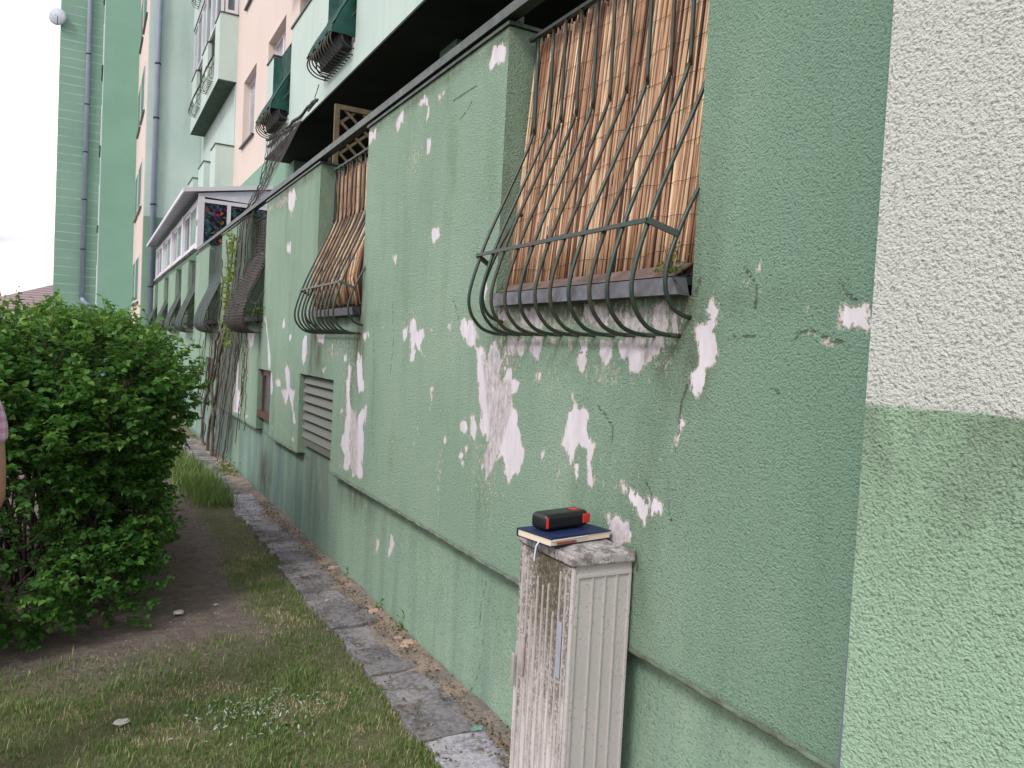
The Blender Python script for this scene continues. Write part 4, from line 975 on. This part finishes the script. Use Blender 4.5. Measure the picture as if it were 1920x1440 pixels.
def conc_mat(tone):
    m = NT('concrete slab'); n1 = m.noise(5, 5, .65); n2 = m.noise(40, 4, .7)
    c = m.mix(m.mr(n1, .42, .56), tuple(x*.55 for x in tone), tone); c = m.mix(m.mr(n2, .45, .75), c, tuple(min(1, x*1.35) for x in tone))
    c = m.mix(m.math('MULTIPLY', m.mr(m.noise(8, 5, .75), .53, .63), .75), c, (.085, .07, .04)); m.bump(m.math('ADD', n2, m.math('MULTIPLY', n1, 1.5)), .006, 1.); return m.fin(c, .9, spec=.2)
SL = [conc_mat((.35, .34, .365)), conc_mat((.19, .18, .185)), conc_mat((.25, .235, .24))]
pa = empty('path', (-.18, 2.5, 0), kind='structure'); pa['kind'] = 'structure'
y = 1.55; k = 0
while y < 13.2:
    ln = .35; w0 = -.285+random.uniform(-.02, .02)-.01; w1 = .005+random.uniform(-.04, .02); dz = random.uniform(-.004, .006); tl = random.uniform(-.012, .012); sk = random.uniform(-.012, .012)
    n_ = 12; ring = []
    def edge(a, c, m_):
        return [(a[0]+(c[0]-a[0])*t/m_+random.uniform(-.013, .013), a[1]+(c[1]-a[1])*t/m_+random.uniform(-.006, .006)) for t in range(m_)]
    g_ = .006; ring = edge((w0, y+g_), (w1, y+g_+sk), 7)+edge((w1, y+g_+sk), (w1, y+ln-g_+sk), 7)+edge((w1, y+ln-g_+sk), (w0, y+ln-g_), 7)+edge((w0, y+ln-g_), (w0, y+g_), 7)
    vs = [(x, yy, GZ+.022+dz+tl*(x-w0)*3) for x, yy in ring]+[(x, yy, GZ-.03) for x, yy in ring]; m_ = len(ring)
    b = MB(); b.add(vs, [tuple(range(m_))]+[(i, i+m_, (i+1) % m_+m_, (i+1) % m_) for i in range(m_)])
    o = b.build('paving_slab', SL[0 if (y < 2.9 or 7 < y < 8.5) else 1+k % 2], pa, bevel=.004); o.location = (.18, -2.5, 0); y += ln; k += 1
# sand and rubble strip between slabs and plinth
m = NT('sand and grit'); n1 = m.noise(7, 4, .6); n2 = m.noise(70, 5, .7)
c = m.mix(m.mr(n1, .42, .58), (.34, .265, .21), (.21, .195, .17)); c = m.mix(m.mr(n2, .5, .7), c, (.10, .085, .06)); c = m.mix(m.math('GREATER_THAN', m.noise(120, 2), .72), c, (.5, .46, .42)); m.bump(n2, .012, 1.)
MAT['sand'] = m.fin(c, .95, spec=.1)
b = MB(); xs_ = np.linspace(-.26, .068, 18); yy_ = np.arange(1.5, 13.2, .03)
vs = []
for x in xs_:
    for y in yy_:
        t = (x+.26)/.328; e_ = mnoise.noise(Vector((x*5, y*3.1, 8)))+.5*mnoise.noise(Vector((x*17, y*15, 2)))
        vs.append((x, y, GZ-.006+.046*t+.022*e_-(.03 if t < .08 else 0)))
ny = len(yy_); b.add(vs, [(i*ny+j, (i+1)*ny+j, (i+1)*ny+j+1, i*ny+j+1) for i in range(17) for j in range(ny-1)])
tag(b.build('sand_strip', MAT['sand'], smooth=True), kind='structure')

# ------------------------------------------------------------------ grass
def blades(P, h, tones, name, mat, wid=.0028, lean=.5):
    n = len(P); a = rng.uniform(0, 2*np.pi, n); d = np.stack([np.cos(a), np.sin(a), np.zeros(n)], 1); s_ = np.stack([-np.sin(a), np.cos(a), np.zeros(n)], 1)
    h = h[:, None]; le = (rng.uniform(.1, 1, n)*lean)[:, None]*h; W = wid*rng.uniform(.6, 1.5, n)[:, None]; Z = np.array([0, 0, 1.])
    V = np.stack([P-s_*W, P+s_*W, P+d*le*.35+Z*h*.55-s_*W*.8, P+d*le*.35+Z*h*.55+s_*W*.8, P+d*le+Z*h*(1-.25*lean)], 1).reshape(-1, 3)
    o_ = np.arange(n)[:, None]*5; Q = np.array([0,1,3,2])[None]+o_; T3 = np.array([2,3,4])[None]+o_
    me = bpy.data.meshes.new(name); me.vertices.add(len(V)); me.vertices.foreach_set('co', V.ravel().astype(np.float32)); li = np.concatenate([Q.ravel(), T3.ravel()])
    me.loops.add(len(li)); me.loops.foreach_set('vertex_index', li.astype(np.int32)); st = np.concatenate([np.arange(n)*4, n*4+np.arange(n)*3]); me.polygons.add(2*n); me.polygons.foreach_set('loop_start', st.astype(np.int32))
    me.update(calc_edges=True)
    at = me.attributes.new('tone', 'FLOAT', 'POINT'); at.data.foreach_set('value', np.repeat(np.clip(tones, 0, 1), 5).astype(np.float32)); me.materials.append(mat)
    o = bpy.data.objects.new(name, me); C.objects.link(o); return o
def dens(x, y):
    n_ = mnoise.noise(Vector((x*2.1, y*2.1, 5)))*.5+mnoise.noise(Vector((x*6, y*6, 1)))*.3
    a = 1. if y < 3.95 else max(0, 1-(y-3.95)/.6)
    a = max(a, (1 if x > -.56 else max(0, 1-(-.56-x)/.2))*.9)
    edge = min(1, max(0, (-.245-x)/.05+.25))
    return a*edge*(.42+n_*1.1)
Pg = []; Hg = []; Tg = []
cnt = 0
while cnt < 125000:
    y = 1.9+random.random()**1.5*4.2 if random.random() < .8 else random.uniform(4, 11); x = random.uniform(max(-4.0, -1.573-.62*y-.2), -.23)
    if random.random() > dens(x, y): continue
    cnt += 1; st = mnoise.noise(Vector((x*3, y*3, 20)))
    straw = st+mnoise.noise(Vector((x*11, y*11, 2)))*.5 > .27
    tall = max(0, mnoise.noise(Vector((x*4, y*4, 9))))
    Pg.append((x, y, gz(x, y)-.003)); Hg.append(random.uniform(.014, .040)*(1+1.6*tall)*(.75 if straw else 1)); Tg.append(min(1, max(0, random.gauss(.88 if straw and random.random() < .75 else .42, .22))))
tag(blades(np.array(Pg), np.array(Hg), np.array(Tg), 'grass', MAT['grass'], .0015, .9), 'short worn grass with straw coloured patches beside the slab path', 'grass', kind='stuff')
P = []
while len(P) < 3000:
    y = random.gauss(9.3, 1.2); x = -.40+random.gauss(0, .12)-.05*(y-8)
    if x < -.22 and 8.0 < y < 13: P.append((x, y, GZ))
P = np.array(P); tag(blades(P, rng.uniform(.05, .22, len(P)), rng.uniform(0, .7, len(P)), 'tall_grass', MAT['grass'], .004, .7), 'tall dark grass growing along the far part of the path', 'grass', kind='stuff')
# clover-like silvery weeds in lawn
for (px_, py_, nn, lb) in ((930, 1310, 0, ''),): pass
c0 = onz(480, 1345, GZ); n = 260; Pp = np.array([c0.x, c0.y, GZ+.012])+np.stack([rng.normal(0, .17, n), rng.normal(0, .13, n), rng.uniform(0, .02, n)], 1)
MAT['silver'] = leaf_mat('silvery weed leaf', (.14, .22, .12), (.24, .31, .22), (.45, .5, .45), .15)
D = rng.normal(0, 1, (n, 3)); D[:, 2] = np.abs(D[:, 2])*.6
wd = empty('lawn_weeds', (c0.x, c0.y, GZ), 'silvery leaved low weeds in the foreground lawn', 'weeds', kind='stuff'); leaves(Pp, D, .022, rng.uniform(0, 1, n), 'leaf', MAT['silver'], wd, asp=.35)
# white chips and stones
def stone(c, r, label, col='chip', group='pale stones and plaster chips on the ground'):
    b = MB(); vs = []; 
    for i in range(5):
        ph = math.pi*i/4
        for j in range(7):
            an = 2*math.pi*j/7+i*.3; rr = r*random.uniform(.75, 1.1); vs.append((rr*math.sin(ph)*math.cos(an)*1.3, rr*math.sin(ph)*math.sin(an), rr*.45*math.cos(ph)+.2*r))
    b.add(vs, [(i*7+j, i*7+(j+1) % 7, (i+1)*7+(j+1) % 7, (i+1)*7+j) for i in range(4) for j in range(7)])
    o = b.build('stone', MAT[col]); o.location = c; return tag(o, label, 'stone', group)
MAT['chip'] = simple('pale plaster chip', (.46, .44, .40), .8, bump=.002)
MAT['pinkstone'] = simple('pinkish rubble', (.42, .29, .22), .9, bump=.006, var=(.3, .22, .17))
for px_, py_, r, lb in ((335,1150,.03,'largest pale stone on the bare soil under the shrub'),(405,1134,.012,'small white chip on the soil right of the large pale stone'),(228,1356,.028,'flat grey white stone lying in the foreground lawn'),
        (612,1127,.014,'white chip on the far end slabs at the lawn edge'),(778,1364,.013,'white petal like chip at the lawn edge near the slabs'),(790,1383,.012,'small round white chip in grass beside the pale slab'),
        (867,1313,.013,'white chip on the sand by the wall foot near the cabinet'),(884,1370,.012,'tiny white chip beside the green flake on the slab')):
    stone(onz(px_, py_, GZ+.012), r, lb)
for px_, py_, r, lb in ((770,1212,.055,'largest pinkish rubble stone at the wall foot'),(748,1200,.035,'small pinkish stone behind the largest one'),(705,1150,.05,'pinkish sandstone lump farther along the wall foot'),(630,1068,.05,'brown stone lying at the wall foot before the path narrows')):
    stone(onz(px_, py_, GZ+.02), r, lb, 'pinkstone', 'pinkish stones along the wall foot')
pb = MB()
for k in range(420):
    x, y = random.uniform(-2.6, -.1), random.uniform(2.2, 7.5); r_ = random.uniform(.002, .007); z = gz(x, y)+r_*.4+(.026 if x > -.28 else 0)
    pb.add([(x-r_, y, z), (x, y-r_, z), (x+r_*1.2, y, z), (x, y+r_, z), (x, y, z+r_*.8), (x, y, z-r_)], [(0,1,4),(1,2,4),(2,3,4),(3,0,4),(1,0,5),(2,1,5),(3,2,5),(0,3,5)])
tag(pb.build('gravel', simple('small pebbles', (.42, .38, .35), .85, var=(.2, .17, .15), vs=3)), 'tiny pebbles and crumbs strewn over the soil and slabs', 'gravel', kind='stuff')
pb = MB()
for k in range(1500):
    x, y = random.uniform(-2.8, -.35), random.uniform(3.3, 8.5); r_ = random.uniform(.003, .011)*random.random()**.5; z = gz(x, y)
    q = [(x+r_*random.uniform(.6, 1.2)*math.cos(a), y+r_*random.uniform(.6, 1.2)*math.sin(a), z-.002) for a in (0, 1.3, 2.5, 3.8, 5.1)]
    pb.add(q+[(x+random.uniform(-.3, .3)*r_, y, z+r_*random.uniform(.5, 1.1))], [(i_, (i_+1) % 5, 5) for i_ in range(5)])
tag(pb.build('soil_crumbs', simple('soil crumbs', (.17, .135, .115), .95, var=(.08, .06, .05), vs=4)), 'brown crumbs and clods scattered over the bare soil', 'soil crumbs', kind='stuff')
b = MB(); c0 = onz(893, 1367, GZ+.03); b.add([(-.03,-.012,0),(.02,-.02,0),(.034,.006,.003),(.01,.02,.004),(-.02,.014,0),(-.03,-.012,.004),(.02,-.02,.004),(.034,.006,.007),(.01,.02,.008),(-.02,.014,.004)],
    [(4,3,2,1,0),(5,6,7,8,9),(0,1,6,5),(1,2,7,6),(2,3,8,7),(3,4,9,8),(4,0,5,9)]); o = b.build('paint_flake', simple('green paint flake', (.17, .3, .25), .8)); o.location = c0; tag(o, 'fallen green paint flake on the pale slab', 'paint flake')
# dry leaf litter on the path edge
n = 1500; ly = rng.uniform(2.4, 8, n); lx = np.where(rng.random(n) < .75, rng.normal(-.02, .04, n), rng.normal(-.27, .04, n))
MAT['litter'] = leaf_mat('dry litter', (.05, .035, .02), (.12, .08, .045), (.26, .19, .11), .1)
lt = empty('leaf_litter', (0, 5, 0), 'dry brown leaf litter along the wall foot and path edge', 'leaf litter', kind='stuff')
leaves(np.stack([lx, ly, np.full(n, GZ+.036)+rng.uniform(0, .012, n)], 1), np.stack([rng.normal(0, 1, n), rng.normal(0, 1, n), rng.normal(0, .15, n)], 1), .018, rng.uniform(0, 1, n), 'leaf', MAT['litter'], lt, asp=.6)

# ------------------------------------------------------------------ big shrub
sh = empty('shrub', (-1.9, 6.2, 0), 'large dense dark green leafy shrub with trimmed flat top', 'shrub')
BL = [  # ellipsoid lobes: centre, radii
 ((-1.86,5.7,1.27),(.90,.95,.43)), ((-1.58,6.6,1.22),(.62,1.2,.48)), ((-2.5,5.9,1.25),(.9,1.0,.47)), ((-1.60,5.6,1.03),(.55,.8,.42)),
 ((-2.02,5.25,.92),(.88,.6,.36)), ((-1.52,6.2,.72),(.42,.9,.40)), ((-1.45,5.25,.42),(.32,.42,.40)), ((-1.52,4.95,.15),(.30,.3,.26)), ((-1.32,6.3,.4),(.25,.7,.30)),
 ((-1.98,4.72,.30),(.28,.28,.42)), ((-2.35,4.7,.25),(.4,.4,.45)), ((-1.50,7.6,1.13),(.55,1.0,.5)), ((-3.2,5.9,1.2),(.8,1.1,.5)), ((-1.35,7.8,.6),(.4,.8,.45))]
def inside(p):
    m_ = 9.
    for c, r in BL:
        q = math.sqrt(((p[0]-c[0])/r[0])**2+((p[1]-c[1])/r[1])**2+((p[2]-c[2])/r[2])**2); m_ = min(m_, q)
    return m_
TW = []; CL = []
for k in range(900):
    CL.append(((random.uniform(-3.4, -1.25), random.uniform(6.0, 7.0), random.uniform(.05, 1.4)), Vector((random.gauss(0, 1), -.6, random.gauss(0, 1))).normalized(), -.35))
while len(CL) < 9800:
    c, r = BL[random.choices(range(len(BL)), weights=[q[1][0]*q[1][1]+q[1][0]*q[1][2] for q in BL])[0]]
    v = Vector((random.gauss(0, 1), random.gauss(0, 1), random.gauss(0, 1))).normalized(); rad = random.uniform(.72, 1.05) if random.random() < .86 else random.uniform(.35, .75)
    p = (c[0]+v.x*r[0]*rad, c[1]+v.y*r[1]*rad, c[2]+v.z*r[2]*rad)
    if p[2] < .0 or p[2] > 1.665+.05*mnoise.noise(Vector((p[0]*3, p[1]*3, 0))): continue
    if inside(p) < .62 and random.random() < .6: continue
    g_ = mnoise.noise(Vector((p[0]*3.4, p[1]*3.4, p[2]*3.4)))
    if g_ < (-.10 if p[2] < 1.35 else -.25) and random.random() < .85: continue
    if p[0] < -1.72 and .34 < p[2] < .86+.1*g_ and p[1] < 6.5 and random.random() < .72: continue
    if p[1] > 6.6 and random.random() < .35 and p[2] < 1.4: continue
    CL.append((p, v, g_))
LP = []; LD = []; LT = []
for p, v, g_ in CL:
    dr = (v+Vector((random.gauss(0, .5), random.gauss(0, .5), random.uniform(.0, .9)))).normalized()
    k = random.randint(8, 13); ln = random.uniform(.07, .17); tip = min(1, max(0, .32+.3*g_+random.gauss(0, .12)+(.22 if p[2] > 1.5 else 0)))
    for i in range(k):
        t = i/k; q = Vector(p)+dr*ln*t; s_ = 1 if i % 2 else -1
        side = dr.cross(Vector((random.gauss(0, .4), random.gauss(0, .4), 1))).normalized()*s_
        d = dr*.5+side*1.0+Vector((0, 0, random.uniform(-.55, .15))); LP.append(q); LD.append(d); LT.append(tip+.3*t*random.random()+random.gauss(0, .09)+(.45 if random.random() < .03 else 0))
    TW.append((Vector(p)-dr*.14, Vector(p)+dr*ln))
for k in range(90):
    x0, y0_ = random.uniform(-3.0, -1.15), random.uniform(5.0, 7.2); z0 = 1.58; a = Vector((random.gauss(0, .35), random.gauss(0, .35), 1)).normalized(); ln = random.uniform(.12, .26)
    if inside((x0, y0_, 1.5)) > 1: continue
    TW.append((Vector((x0, y0_, z0)), Vector((x0, y0_, z0))+a*ln)); TW.append(TW[-1])
    for i in range(7):
        LP.append(Vector((x0, y0_, z0))+a*ln*(i+1)/7); LD.append(Vector((random.gauss(0, 1), random.gauss(0, 1), .5))); LT.append(random.uniform(.5, 1))
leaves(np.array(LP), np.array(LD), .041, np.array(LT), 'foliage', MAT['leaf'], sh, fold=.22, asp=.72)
b = MB()
for a, c in TW[::2]: b.tube([a, c], [.003, .0012], 3, cap=False)
keep(b.build('twigs', MAT['bark']), sh)
b = MB()
for k in range(110):
    x0, y0_ = random.uniform(-2.6, -1.3), random.uniform(5.3, 7.2); tx = min(-1.25, x0+random.gauss(0, .35)-.1); ty = y0_-random.uniform(0, .6); r0 = random.uniform(.006, .016)
    b.tube([(x0, y0_, GZ), (x0+(tx-x0)*.3+random.gauss(0, .03), y0_+(ty-y0_)*.3, .45), (x0+(tx-x0)*.7+random.gauss(0, .04), y0_+(ty-y0_)*.7, .9), (tx, ty, 1.15+random.uniform(0, .2))], [r0, r0*.8, r0*.6, r0*.3], 5)
keep(b.build('stems', MAT['bark'], smooth=True), sh)
# blossom
tuft('blossom', ony(25, 600, 5.4), (.08, .05, .04), 12, .035, 'small cluster of cream white blossom on top of the shrub at the left edge', cat='blossom', mat='silver', tone=(.9, 1))

# ------------------------------------------------------------------ distribution cabinet
CX, CY, CZ = -.015, 2.16, .965
cb = empty('electrical_cabinet', (-.135, 2.14, 0), 'weathered grey utility cabinet with ribbed sides against the green wall', 'electrical cabinet')
def cab_mat(name, dirty, col=(.60, .55, .53)):
    m = NT(name); n1 = m.noise(30, 5, .7, m.map((1, 1, .09))); n2 = m.noise(90, 4, .7); n3 = m.noise(4.5, 3, .6); s_ = m.sep()
    c = m.mix(m.mr(n3, .3, .7), col, tuple(x*1.12 for x in col))
    if dirty == 2:
        zf_ = m.mr(s_[2], .1, .85); k_ = m.math('MULTIPLY', m.mr(m.math('ADD', n1, m.math('MULTIPLY', zf_, .22)), .5, .68), m.mr(n2, .3, .55)); c = m.mix(m.math('MULTIPLY', k_, .85, clamp=True), c, (.10, .08, .055))
        yv = m.math('ADD', s_[1], m.mr(n3, 0, 1, -.03, .03)); band_ = m.math('MULTIPLY', m.mr(m.math('ABSOLUTE', m.math('SUBTRACT', yv, -.02)), .05, .12, 1., 0.), m.mr(s_[2], .55, .80)); c = m.mix(m.math('MULTIPLY', band_, m.mr(n2, .25, .6, .5, 1.)), c, (.085, .075, .04))
    elif dirty == 1:
        c = m.mix(m.math('MULTIPLY', m.mr(n2, .56, .68), m.mr(n3, .35, .6)), c, (.2, .17, .14)); 
    else:
        ln_ = m.noise(26, 6, .75); c = m.mix(m.mr(ln_, .44, .54), (.17, .15, .14), (.38, .35, .34)); c = m.mix(m.mr(m.noise(60, 4, .7), .62, .68), c, (.68, .66, .70))
    m.bump(n2, .0015, 1.); return m.fin(c, .75, spec=.3)
ADJ = 0
MC = [cab_mat('cabinet clean side', 1, (.47, .44, .42)), cab_mat('cabinet mossy front', 2), cab_mat('cabinet lichen lid', 3)]
bx0, bx1, by0, by1, H = -.235+.135, -.012+.135, 1.985-2.14, 2.315-2.14, .946
b = MB(); b.box(bx0+.006, bx1, by0+.006, by1, -.16, H); b.build('body', MC[0], cb)
b = MB(); b.box(bx0-.004, bx0+.006, by0+.012, by1, -.16, H-.004)                       # ribbed door facing the lawn
dr = b.build('door', MC[1], cb)
for k in range(9):
    y = by0+.03+k*.034; MB().box(bx0-.009, bx0-.0042, y-.0020, y+.0020, -.12, H-.03-(.30*random.random() if 1 < k < 7 else 0)).build('rib', MC[0], dr)
b = MB(); b.box(bx0+.006, bx1, by0-.002, by0+.006, -.16, H)
for x in (bx0+.012, bx1-.008): b.box(x-.004, x+.004, by0-.008, by0-.002, -.16, H-.035)
b.box(bx0+.008, bx1-.004, by0-.008, by0-.002, H-.035, H-.026)
for x in (bx0+.07, bx0+.117, bx0+.163): b.box(x-.0022, x+.0022, by0-.0075, by0-.002, -.16, H-.036)
b.build('side_cover', MC[0], cb)
b = MB(); b.box(bx0-.004, bx0+.008, by0-.006, by0+.010, -.16, H-.002); b.build('corner_post', MC[0], cb, bevel=.003)
b = MB(); x0, x1, y0, y1 = bx0-.016, bx1+.004, by0-.018, by1+.012; zl = H+.003
b.hexa([(x0, y0, zl), (x1, y0, zl), (x1, y1, zl), (x0, y1, zl), (x0, y0, zl+.034), (x1, y0, zl+.034), (x1, y1, zl+.034), (x0, y1, zl+.034)])
b.add([(x0+.012, y0+.012, zl+.0345), (x1-.01, y0+.012, zl+.0345), (x1-.01, y1-.012, zl+.0345), (x0+.012, y1-.012, zl+.0345), (x0+.07, y0+.09, zl+.044), (x1-.03, y0+.09, zl+.044), (x1-.03, y1-.09, zl+.044), (x0+.07, y1-.09, zl+.044)],
      [(0,1,5,4),(1,2,6,5),(2,3,7,6),(3,0,4,7),(4,5,6,7)])
b.build('lid', MC[2], cb, bevel=.007)
b = MB(); b.box(bx0-.016, bx0-.006, by1-.07, by1-.04, .50, .64); b.box(bx0-.022, bx0-.016, by1-.02, by1-.004, .45, .56); b.build('lock_plate', simple('pale plastic lock', (.44, .385, .37), .6, var=(.27, .23, .2)), cb, bevel=.004)
b = MB(); b.box(bx0-.0115, bx0-.0095, by0+.035, by0+.062, .58, .76); b.build('sticker', simple('grey sticker', (.36, .36, .42), .5), cb)
ZL = zl+.045

# ------------------------------------------------------------------ notebook with ribbon, and black pouch on it
pA = onz(1030, 1027, ZL); pB = onz(1143, 1003, ZL); pC = onz(994, 996, ZL)
ax = (pB-pA); ax.z = 0; Lb = .272; ax.normalize(); ax.rotate(Matrix.Rotation(R(-7), 3, 'Z')); ay = Vector((-ax.y, ax.x, 0)); Wb = .172; th = .027
bk = empty('notebook', (pA.x+.004, pA.y, ZL), 'dark blue hardcover notebook with cream pages and ribbon lying on the cabinet lid', 'notebook')
bk.rotation_euler = (0, 0, math.atan2(ax.y, ax.x))
navy = simple('navy book cloth', (.008, .022, .085), .55, var=(.006, .016, .06), vs=30, bump=.0004, bs=400)
b = MB(); b.box(0, Lb, 0, Wb, 0, .003); b.box(-.001, Lb, Wb-.004, Wb, .003, th-.003)
b.hexa([(0, 0, th-.003), (Lb, 0, th-.003), (Lb, Wb, th-.003), (0, Wb, th-.003), (0, 0, th+.004), (Lb, 0, th+.0005), (Lb, Wb, th), (0, Wb, th+.001)]); b.build('cover', navy, bk, bevel=.0012)
m = NT('cream page edges'); s_ = m.sep(); m.fin(m.mix(m.mr(m.math('SINE', m.math('MULTIPLY', s_[2], 5200.)), -1, 1), (.66, .56, .40), (.78, .69, .53)), .8)
MB().box(.004, Lb-.004, .004, Wb-.004, .0032, th-.0042).build('pages', m.mat, bk)
b = MB(); b.hexa([(.01, -.002, th-.009), (.16, -.002, th-.006), (.16, .08, th-.006), (.01, .08, th-.009), (.01, -.002, th-.004), (.16, -.002, th-.0045), (.16, .08, th-.0045), (.01, .08, th-.004)]); b.build('loose_paper', simple('loose white paper', (.72, .70, .74), .7), bk)
MB().box(.03, .11, -.003, .05, .007, .0115).build('bookmark', simple('brick red slip', (.30, .05, .035), .7), bk)
b = MB(); b.add([(-.002, .05, .010), (-.002, .056, .010), (-.016, .048, -.004), (-.016, .054, -.004), (-.0225, .046, -.03), (-.0225, .052, -.03), (-.026, .043, -.05), (-.026, .049, -.05)], [(0,1,3,2),(2,3,5,4),(4,5,7,6)])
o = b.build('ribbon', simple('pale blue ribbon', (.5, .56, .66), .5), bk); o.modifiers.new('s', 'SOLIDIFY').thickness = .001
pc = empty('pouch', (0, 0, 0), 'black rounded zip pouch with red tabs lying on the blue notebook', 'pouch')
pc.location = bk.location+ax*.035+ay*.065+Vector((0, 0, th+.004)); pc.rotation_euler = (0, 0, math.atan2(ax.y, ax.x)+R(2))
pl_, pw_, ph_ = .20, .080, .056
b = MB(); b.box(0, pl_, 0, pw_, 0, ph_); o = b.build('case', MAT['black'], pc); bv = o.modifiers.new('b', 'BEVEL'); bv.width = .017; bv.segments = 5; smoothen(o)
b = MB(); b.box(.006, pl_-.006, -.0015, .004, .012, ph_-.014); b.build('side_band', simple('matt black web', (.006, .006, .008), .9), pc, bevel=.002)
b = MB(); b.box(.004, .010, -.003, .006, .010, ph_-.010); b.build('red_tab', MAT['red'], pc, bevel=.002)
b = MB(); b.box(pl_-.034, pl_-.006, -.004, .003, .013, ph_-.011); b.box(pl_-.006, pl_+.003, -.002, pw_*.5, .013, ph_-.011); b.build('red_buckle', MAT['red'], pc, bevel=.003)
b = MB(); b.box(pl_-.055, pl_-.03, pw_*.25, pw_*.65, ph_-.0005, ph_+.0015); b.build('red_tab', MAT['red'], pc, bevel=.001)

# ------------------------------------------------------------------ person at the left edge
pe = ony(18, 835, 3.2)
PXo, PYo = pe.x-.283, pe.y
pr = empty('person', (PXo, PYo, GZ), 'person in a pink checked short sleeved shirt, arm in view at the left edge', 'person')
pr.scale = (1., 1., (pe.z-GZ)/1.205)
def skin(name, verts, edges, radii, mat, parent, lev=2, root=0):
    me = bpy.data.meshes.new(name); me.from_pydata(verts, edges, []); o = bpy.data.objects.new(name, me); C.objects.link(o); o.parent = parent
    sk = o.modifiers.new('skin', 'SKIN'); me.materials.append(mat)
    for v, r in zip(me.skin_vertices[0].data, radii): v.radius = (r, r) if not isinstance(r, tuple) else r; v.use_root = False
    me.skin_vertices[0].data[root].use_root = True
    ss = o.modifiers.new('sub', 'SUBSURF'); ss.levels = lev; ss.render_levels = lev; sk.use_smooth_shade = True; return o
skinm = simple('skin', (.42, .235, .165), .5, spec=.4, var=(.38, .2, .14), vs=6); SK = skinm
V = [(0,0,.93),(0,0,1.12),(0,0,1.34),(0,0,1.41),(0,0,1.475),(0,.012,1.56),(0,.01,1.635),(0,0,1.70)]; Ed = [(0,1),(1,2),(2,3),(3,4),(4,5),(5,6),(6,7)]; Rd = [(.125,.09),(.10,.08),(.11,.08),(.085,.07),(.052,.052),(.066,.082),(.088,.108),(.078,.092)]
def chain(start, pts, rad):
    last = start
    for p, r in zip(pts, rad): V.append(p); Rd.append(r); Ed.append((last, len(V)-1)); last = len(V)-1
    return last
for s_ in (1, -1):
    h_ = chain(2, [(s_*.17,0,1.38),(s_*.212,.0,1.30),(s_*.232,.01,1.14),(s_*.236,.02,1.02),(s_*.20,.13,.955),(s_*.10,.24,.96),(s_*.075,.275,.955)], [.062,.054,.046,.042,.036,.025,.024])
    for q in range(4):
        o_ = (q-1.5)*.019; z0_ = .955; chain(h_, [(s_*.06+o_*.3, .30, z0_+o_), (s_*.03+o_*.3, .325, z0_+o_-.004), (s_*.005+o_*.3, .325-.008*abs(q-1), z0_+o_-.008)], [.009, .0085, .007])
    chain(h_, [(s_*.07, .28, .985), (s_*.05, .30, 1.0)], [.010, .008])
    chain(0, [(s_*.09,0,.84),(s_*.10,.01,.48),(s_*.10,-.01,.10),(s_*.105,.06,.035),(s_*.11,.15,.03)], [.085,.058,.042,.038,.026])
skin('body', V, Ed, Rd, SK, pr)
m = NT('pink checked shirt'); s_ = m.sep(); a_ = m.math('LESS_THAN', m.math('FRACT', m.math('MULTIPLY', s_[2], 28.)), .45); b_ = m.math('LESS_THAN', m.math('FRACT', m.math('MULTIPLY', m.math('ADD', s_[0], s_[1]), 28.)), .45)
c_ = m.mix(m.math('MULTIPLY', m.math('ADD', a_, b_), .5), (.72, .56, .70), (.60, .26, .46)); m.bump(m.noise(18, 3), .01, .6); shirt = m.fin(c_, .85)
V = [(0,0,.82),(0,0,.87),(0,0,.98),(0,0,1.10),(0,0,1.22),(0,0,1.35),(0,0,1.43)]; Ed = [(i_, i_+1) for i_ in range(6)]; Rd = [(.185,.14),(.19,.145),(.175,.135),(.17,.13),(.18,.135),(.175,.12),(.085,.075)]
for s_ in (1, -1): chain(5, [(s_*.175,0,1.385),(s_*.212,.0,1.30),(s_*.222,.005,1.235),(s_*.226,.008,1.205)], [.078,.070,.062,.060])
skin('shirt', V, Ed, Rd, shirt, pr)
V = [(0,0,.96),(0,0,.88)]; Ed = [(0,1)]; Rd = [(.155,.115),(.15,.12)]
for s_ in (1, -1): chain(1, [(s_*.09,0,.80),(s_*.10,.01,.48),(s_*.10,-.01,.10)], [.10,.075,.065])
skin('trousers', V, Ed, Rd, simple('dark blue denim', (.03, .045, .08), .8), pr)
b = MB()
for s_ in (1, -1): b.hexa([(s_*.105-.045,-.07,0),(s_*.105+.045,-.07,0),(s_*.11+.04,.2,0),(s_*.11-.04,.2,0),(s_*.105-.04,-.06,.07),(s_*.105+.04,-.06,.07),(s_*.11+.03,.17,.05),(s_*.11-.03,.17,.05)])
b.build('shoes', simple('brown shoe leather', (.08, .05, .03), .6), pr, bevel=.02)
skin('hair', [(0,.0,1.765),(0,-.018,1.72),(0,-.04,1.66),(0,-.055,1.59),(0,-.05,1.53)], [(0,1),(1,2),(2,3),(3,4)], [(.06,.07),(.098,.108),(.102,.098),(.085,.07),(.05,.045)], simple('dark brown hair', (.03, .02, .012), .8), pr)
b = MB()
for s_ in (1, -1): b.tube([(s_*.03, .078, 1.635), (s_*.03, .088, 1.635)], [.011, .006], 8)
b.build('eyes', MAT['black'], pr, smooth=True)
b = MB(); b.tube([(0, .075, 1.64), (0, .103, 1.60), (0, .085, 1.59)], [.008, .014, .006], 8); b.tube([(-.022, .082, 1.565), (0, .09, 1.563), (.022, .082, 1.565)], .005, 6)
for s_ in (1, -1): b.tube([(s_*.083, -.01, 1.65), (s_*.095, -.015, 1.62), (s_*.083, -.005, 1.59)], [.01, .014, .008], 6)
b.build('face_features', SK, pr, smooth=True)
